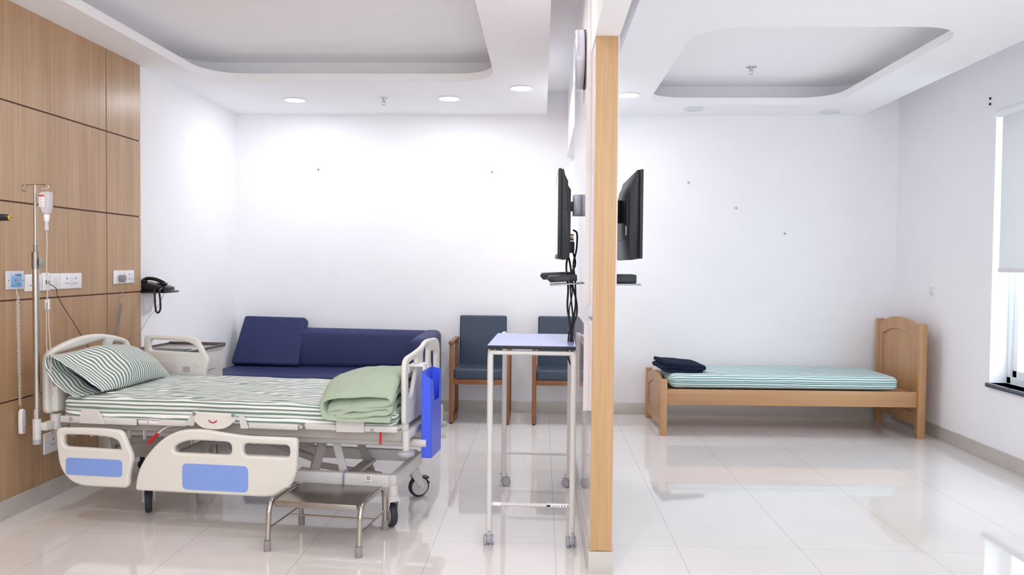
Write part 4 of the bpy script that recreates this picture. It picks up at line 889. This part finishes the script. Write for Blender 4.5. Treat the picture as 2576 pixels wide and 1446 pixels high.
def shelf(label, x0, x1, y0, y1, z, tilt):
    t = thing('receiver_shelf', label, 'shelf', ((x0 + x1) / 2, (y0 + y1) / 2, z), 0, 'receiver shelves on the partition'); hw2 = (x1 - x0) / 2
    b = MB().box(-hw2, (y0 - y1) / 2, -.004, hw2, (y1 - y0) / 2, .004, .001); b.move(Matrix.Rotation(tilt, 4, 'Y')); b.o('shelf_plate', mat('shelf_glass', (150, 152, 158), .12, .6), t)
    return t
shelf('dark glass shelf on the left of the partition, holding two receivers', .045, BX - .001, 3.95, 4.22, 1.283, math.radians(-4))
shelf('dark glass shelf on the right of the partition, holding one receiver', PX1 + .009, .49, 3.92, 4.22, 1.285, 0)
def receiver(label, x, y, z, sx_, sy_, h, tilt=0, vents=True):
    t = thing('receiver_box', label, 'set top box', (x, y, z), 0, 'receiver boxes on the partition shelves'); t.rotation_euler = (0, tilt, 0)
    MB().prism(fil([(-sx_ + .01, 0), (sx_, 0), (sx_, h), (-sx_ + .004, h), (-sx_ - .006, h * .55)], .004, 3, True), 'xz', -sy_, sy_, .003).o('case', BLACK, t)
    b = MB()
    for k in range(9): b.box(-sx_ * .55 + k * sx_ * .12, -sy_ - .001, h * .25, -sx_ * .55 + k * sx_ * .12 + .0025, -sy_ + .001, h * .6)
    b.o('vents', mat('vent_grey', (84, 84, 88), .5), t)
    b = MB()
    for k in range(10): b.cyl((-sx_ + .02 + k * sx_ * .17, -sy_ + .02, h - .001), (-sx_ + .02 + k * sx_ * .17, sy_ - .02, h - .001), .003, seg=8)
    b.o('cooling_ribs', BLACK, t); return t
receiver('black receiver box resting directly on the left shelf', .108, 4.06, 1.294, .072, .10, .032, math.radians(-4))
receiver('thinner black receiver box behind, sticking out furthest left under the left television', .085, 4.29, 1.302, .085, .10, .036, math.radians(-2))
receiver('black receiver box on the right shelf of the partition', .405, 4.06, 1.2905, .068, .10, .042)
cbz = thing('cable_bundle', 'bundle of black cables hanging behind the left television down to the table', 'cables', (.165, 4.1, 1.0))
def cable(pts, r=.0052, m=BLACK): return MB().tube(cat(pts, 8), r, 8).o('cable', m, cbz)
cable([(-.02, .06, .50), (.0, .03, .44), (.01, .0, .38), (-.015, -.01, .32), (-.01, -.02, .2), (.0, -.02, .1), (-.02, -.02, .02), (-.022, -.02, -.09), (-.002, -.03, -.15), (.012, -.04, -.2)], .0045)
cable([(.0, .05, .56), (.018, .03, .54), (.016, .02, .46), (.0, .0, .38), (.01, .0, .3), (.012, -.01, .16), (-.004, -.01, .06), (.008, -.02, -.06), (.006, -.02, -.14), (.014, -.04, -.22)], .0048)
cable([(-.03, .03, .42), (-.036, .0, .36), (-.026, -.01, .26), (-.028, -.01, .16), (-.012, -.02, .05), (-.004, -.02, -.06), (.0, -.03, -.15), (.014, -.04, -.24)])
cable([(-.024, .04, .42), (-.014, .02, .37), (-.002, .0, .27), (.016, .0, .2), (.02, -.01, .13), (.0, -.02, .06), (-.012, -.02, -.02), (.002, -.03, -.12)])
cable([(-.02, .0, .31), (-.004, -.01, .24), (-.02, -.02, .14), (-.004, -.02, .03), (.004, -.02, -.08)], .003)
for dz, m in ((.156, mat('plug_yellow', (190, 150, 40), .4)), (.143, WHITEP2), (.132, mat('plug_red', (150, 30, 40), .4))):
    MB().cyl((-.03, .0, .38 + dz), (.0, .0, .375 + dz), .005, seg=12).o('plug', m, cbz)
MB().box(-.035, -.02, .44, .004, .03, .50, .008).o('adaptor', BLACK, cbz)
MB().cyl((-.018, -.012, .315), (-.006, -.014, .345), .009, seg=12).o('ferrite', RUBBER, cbz)
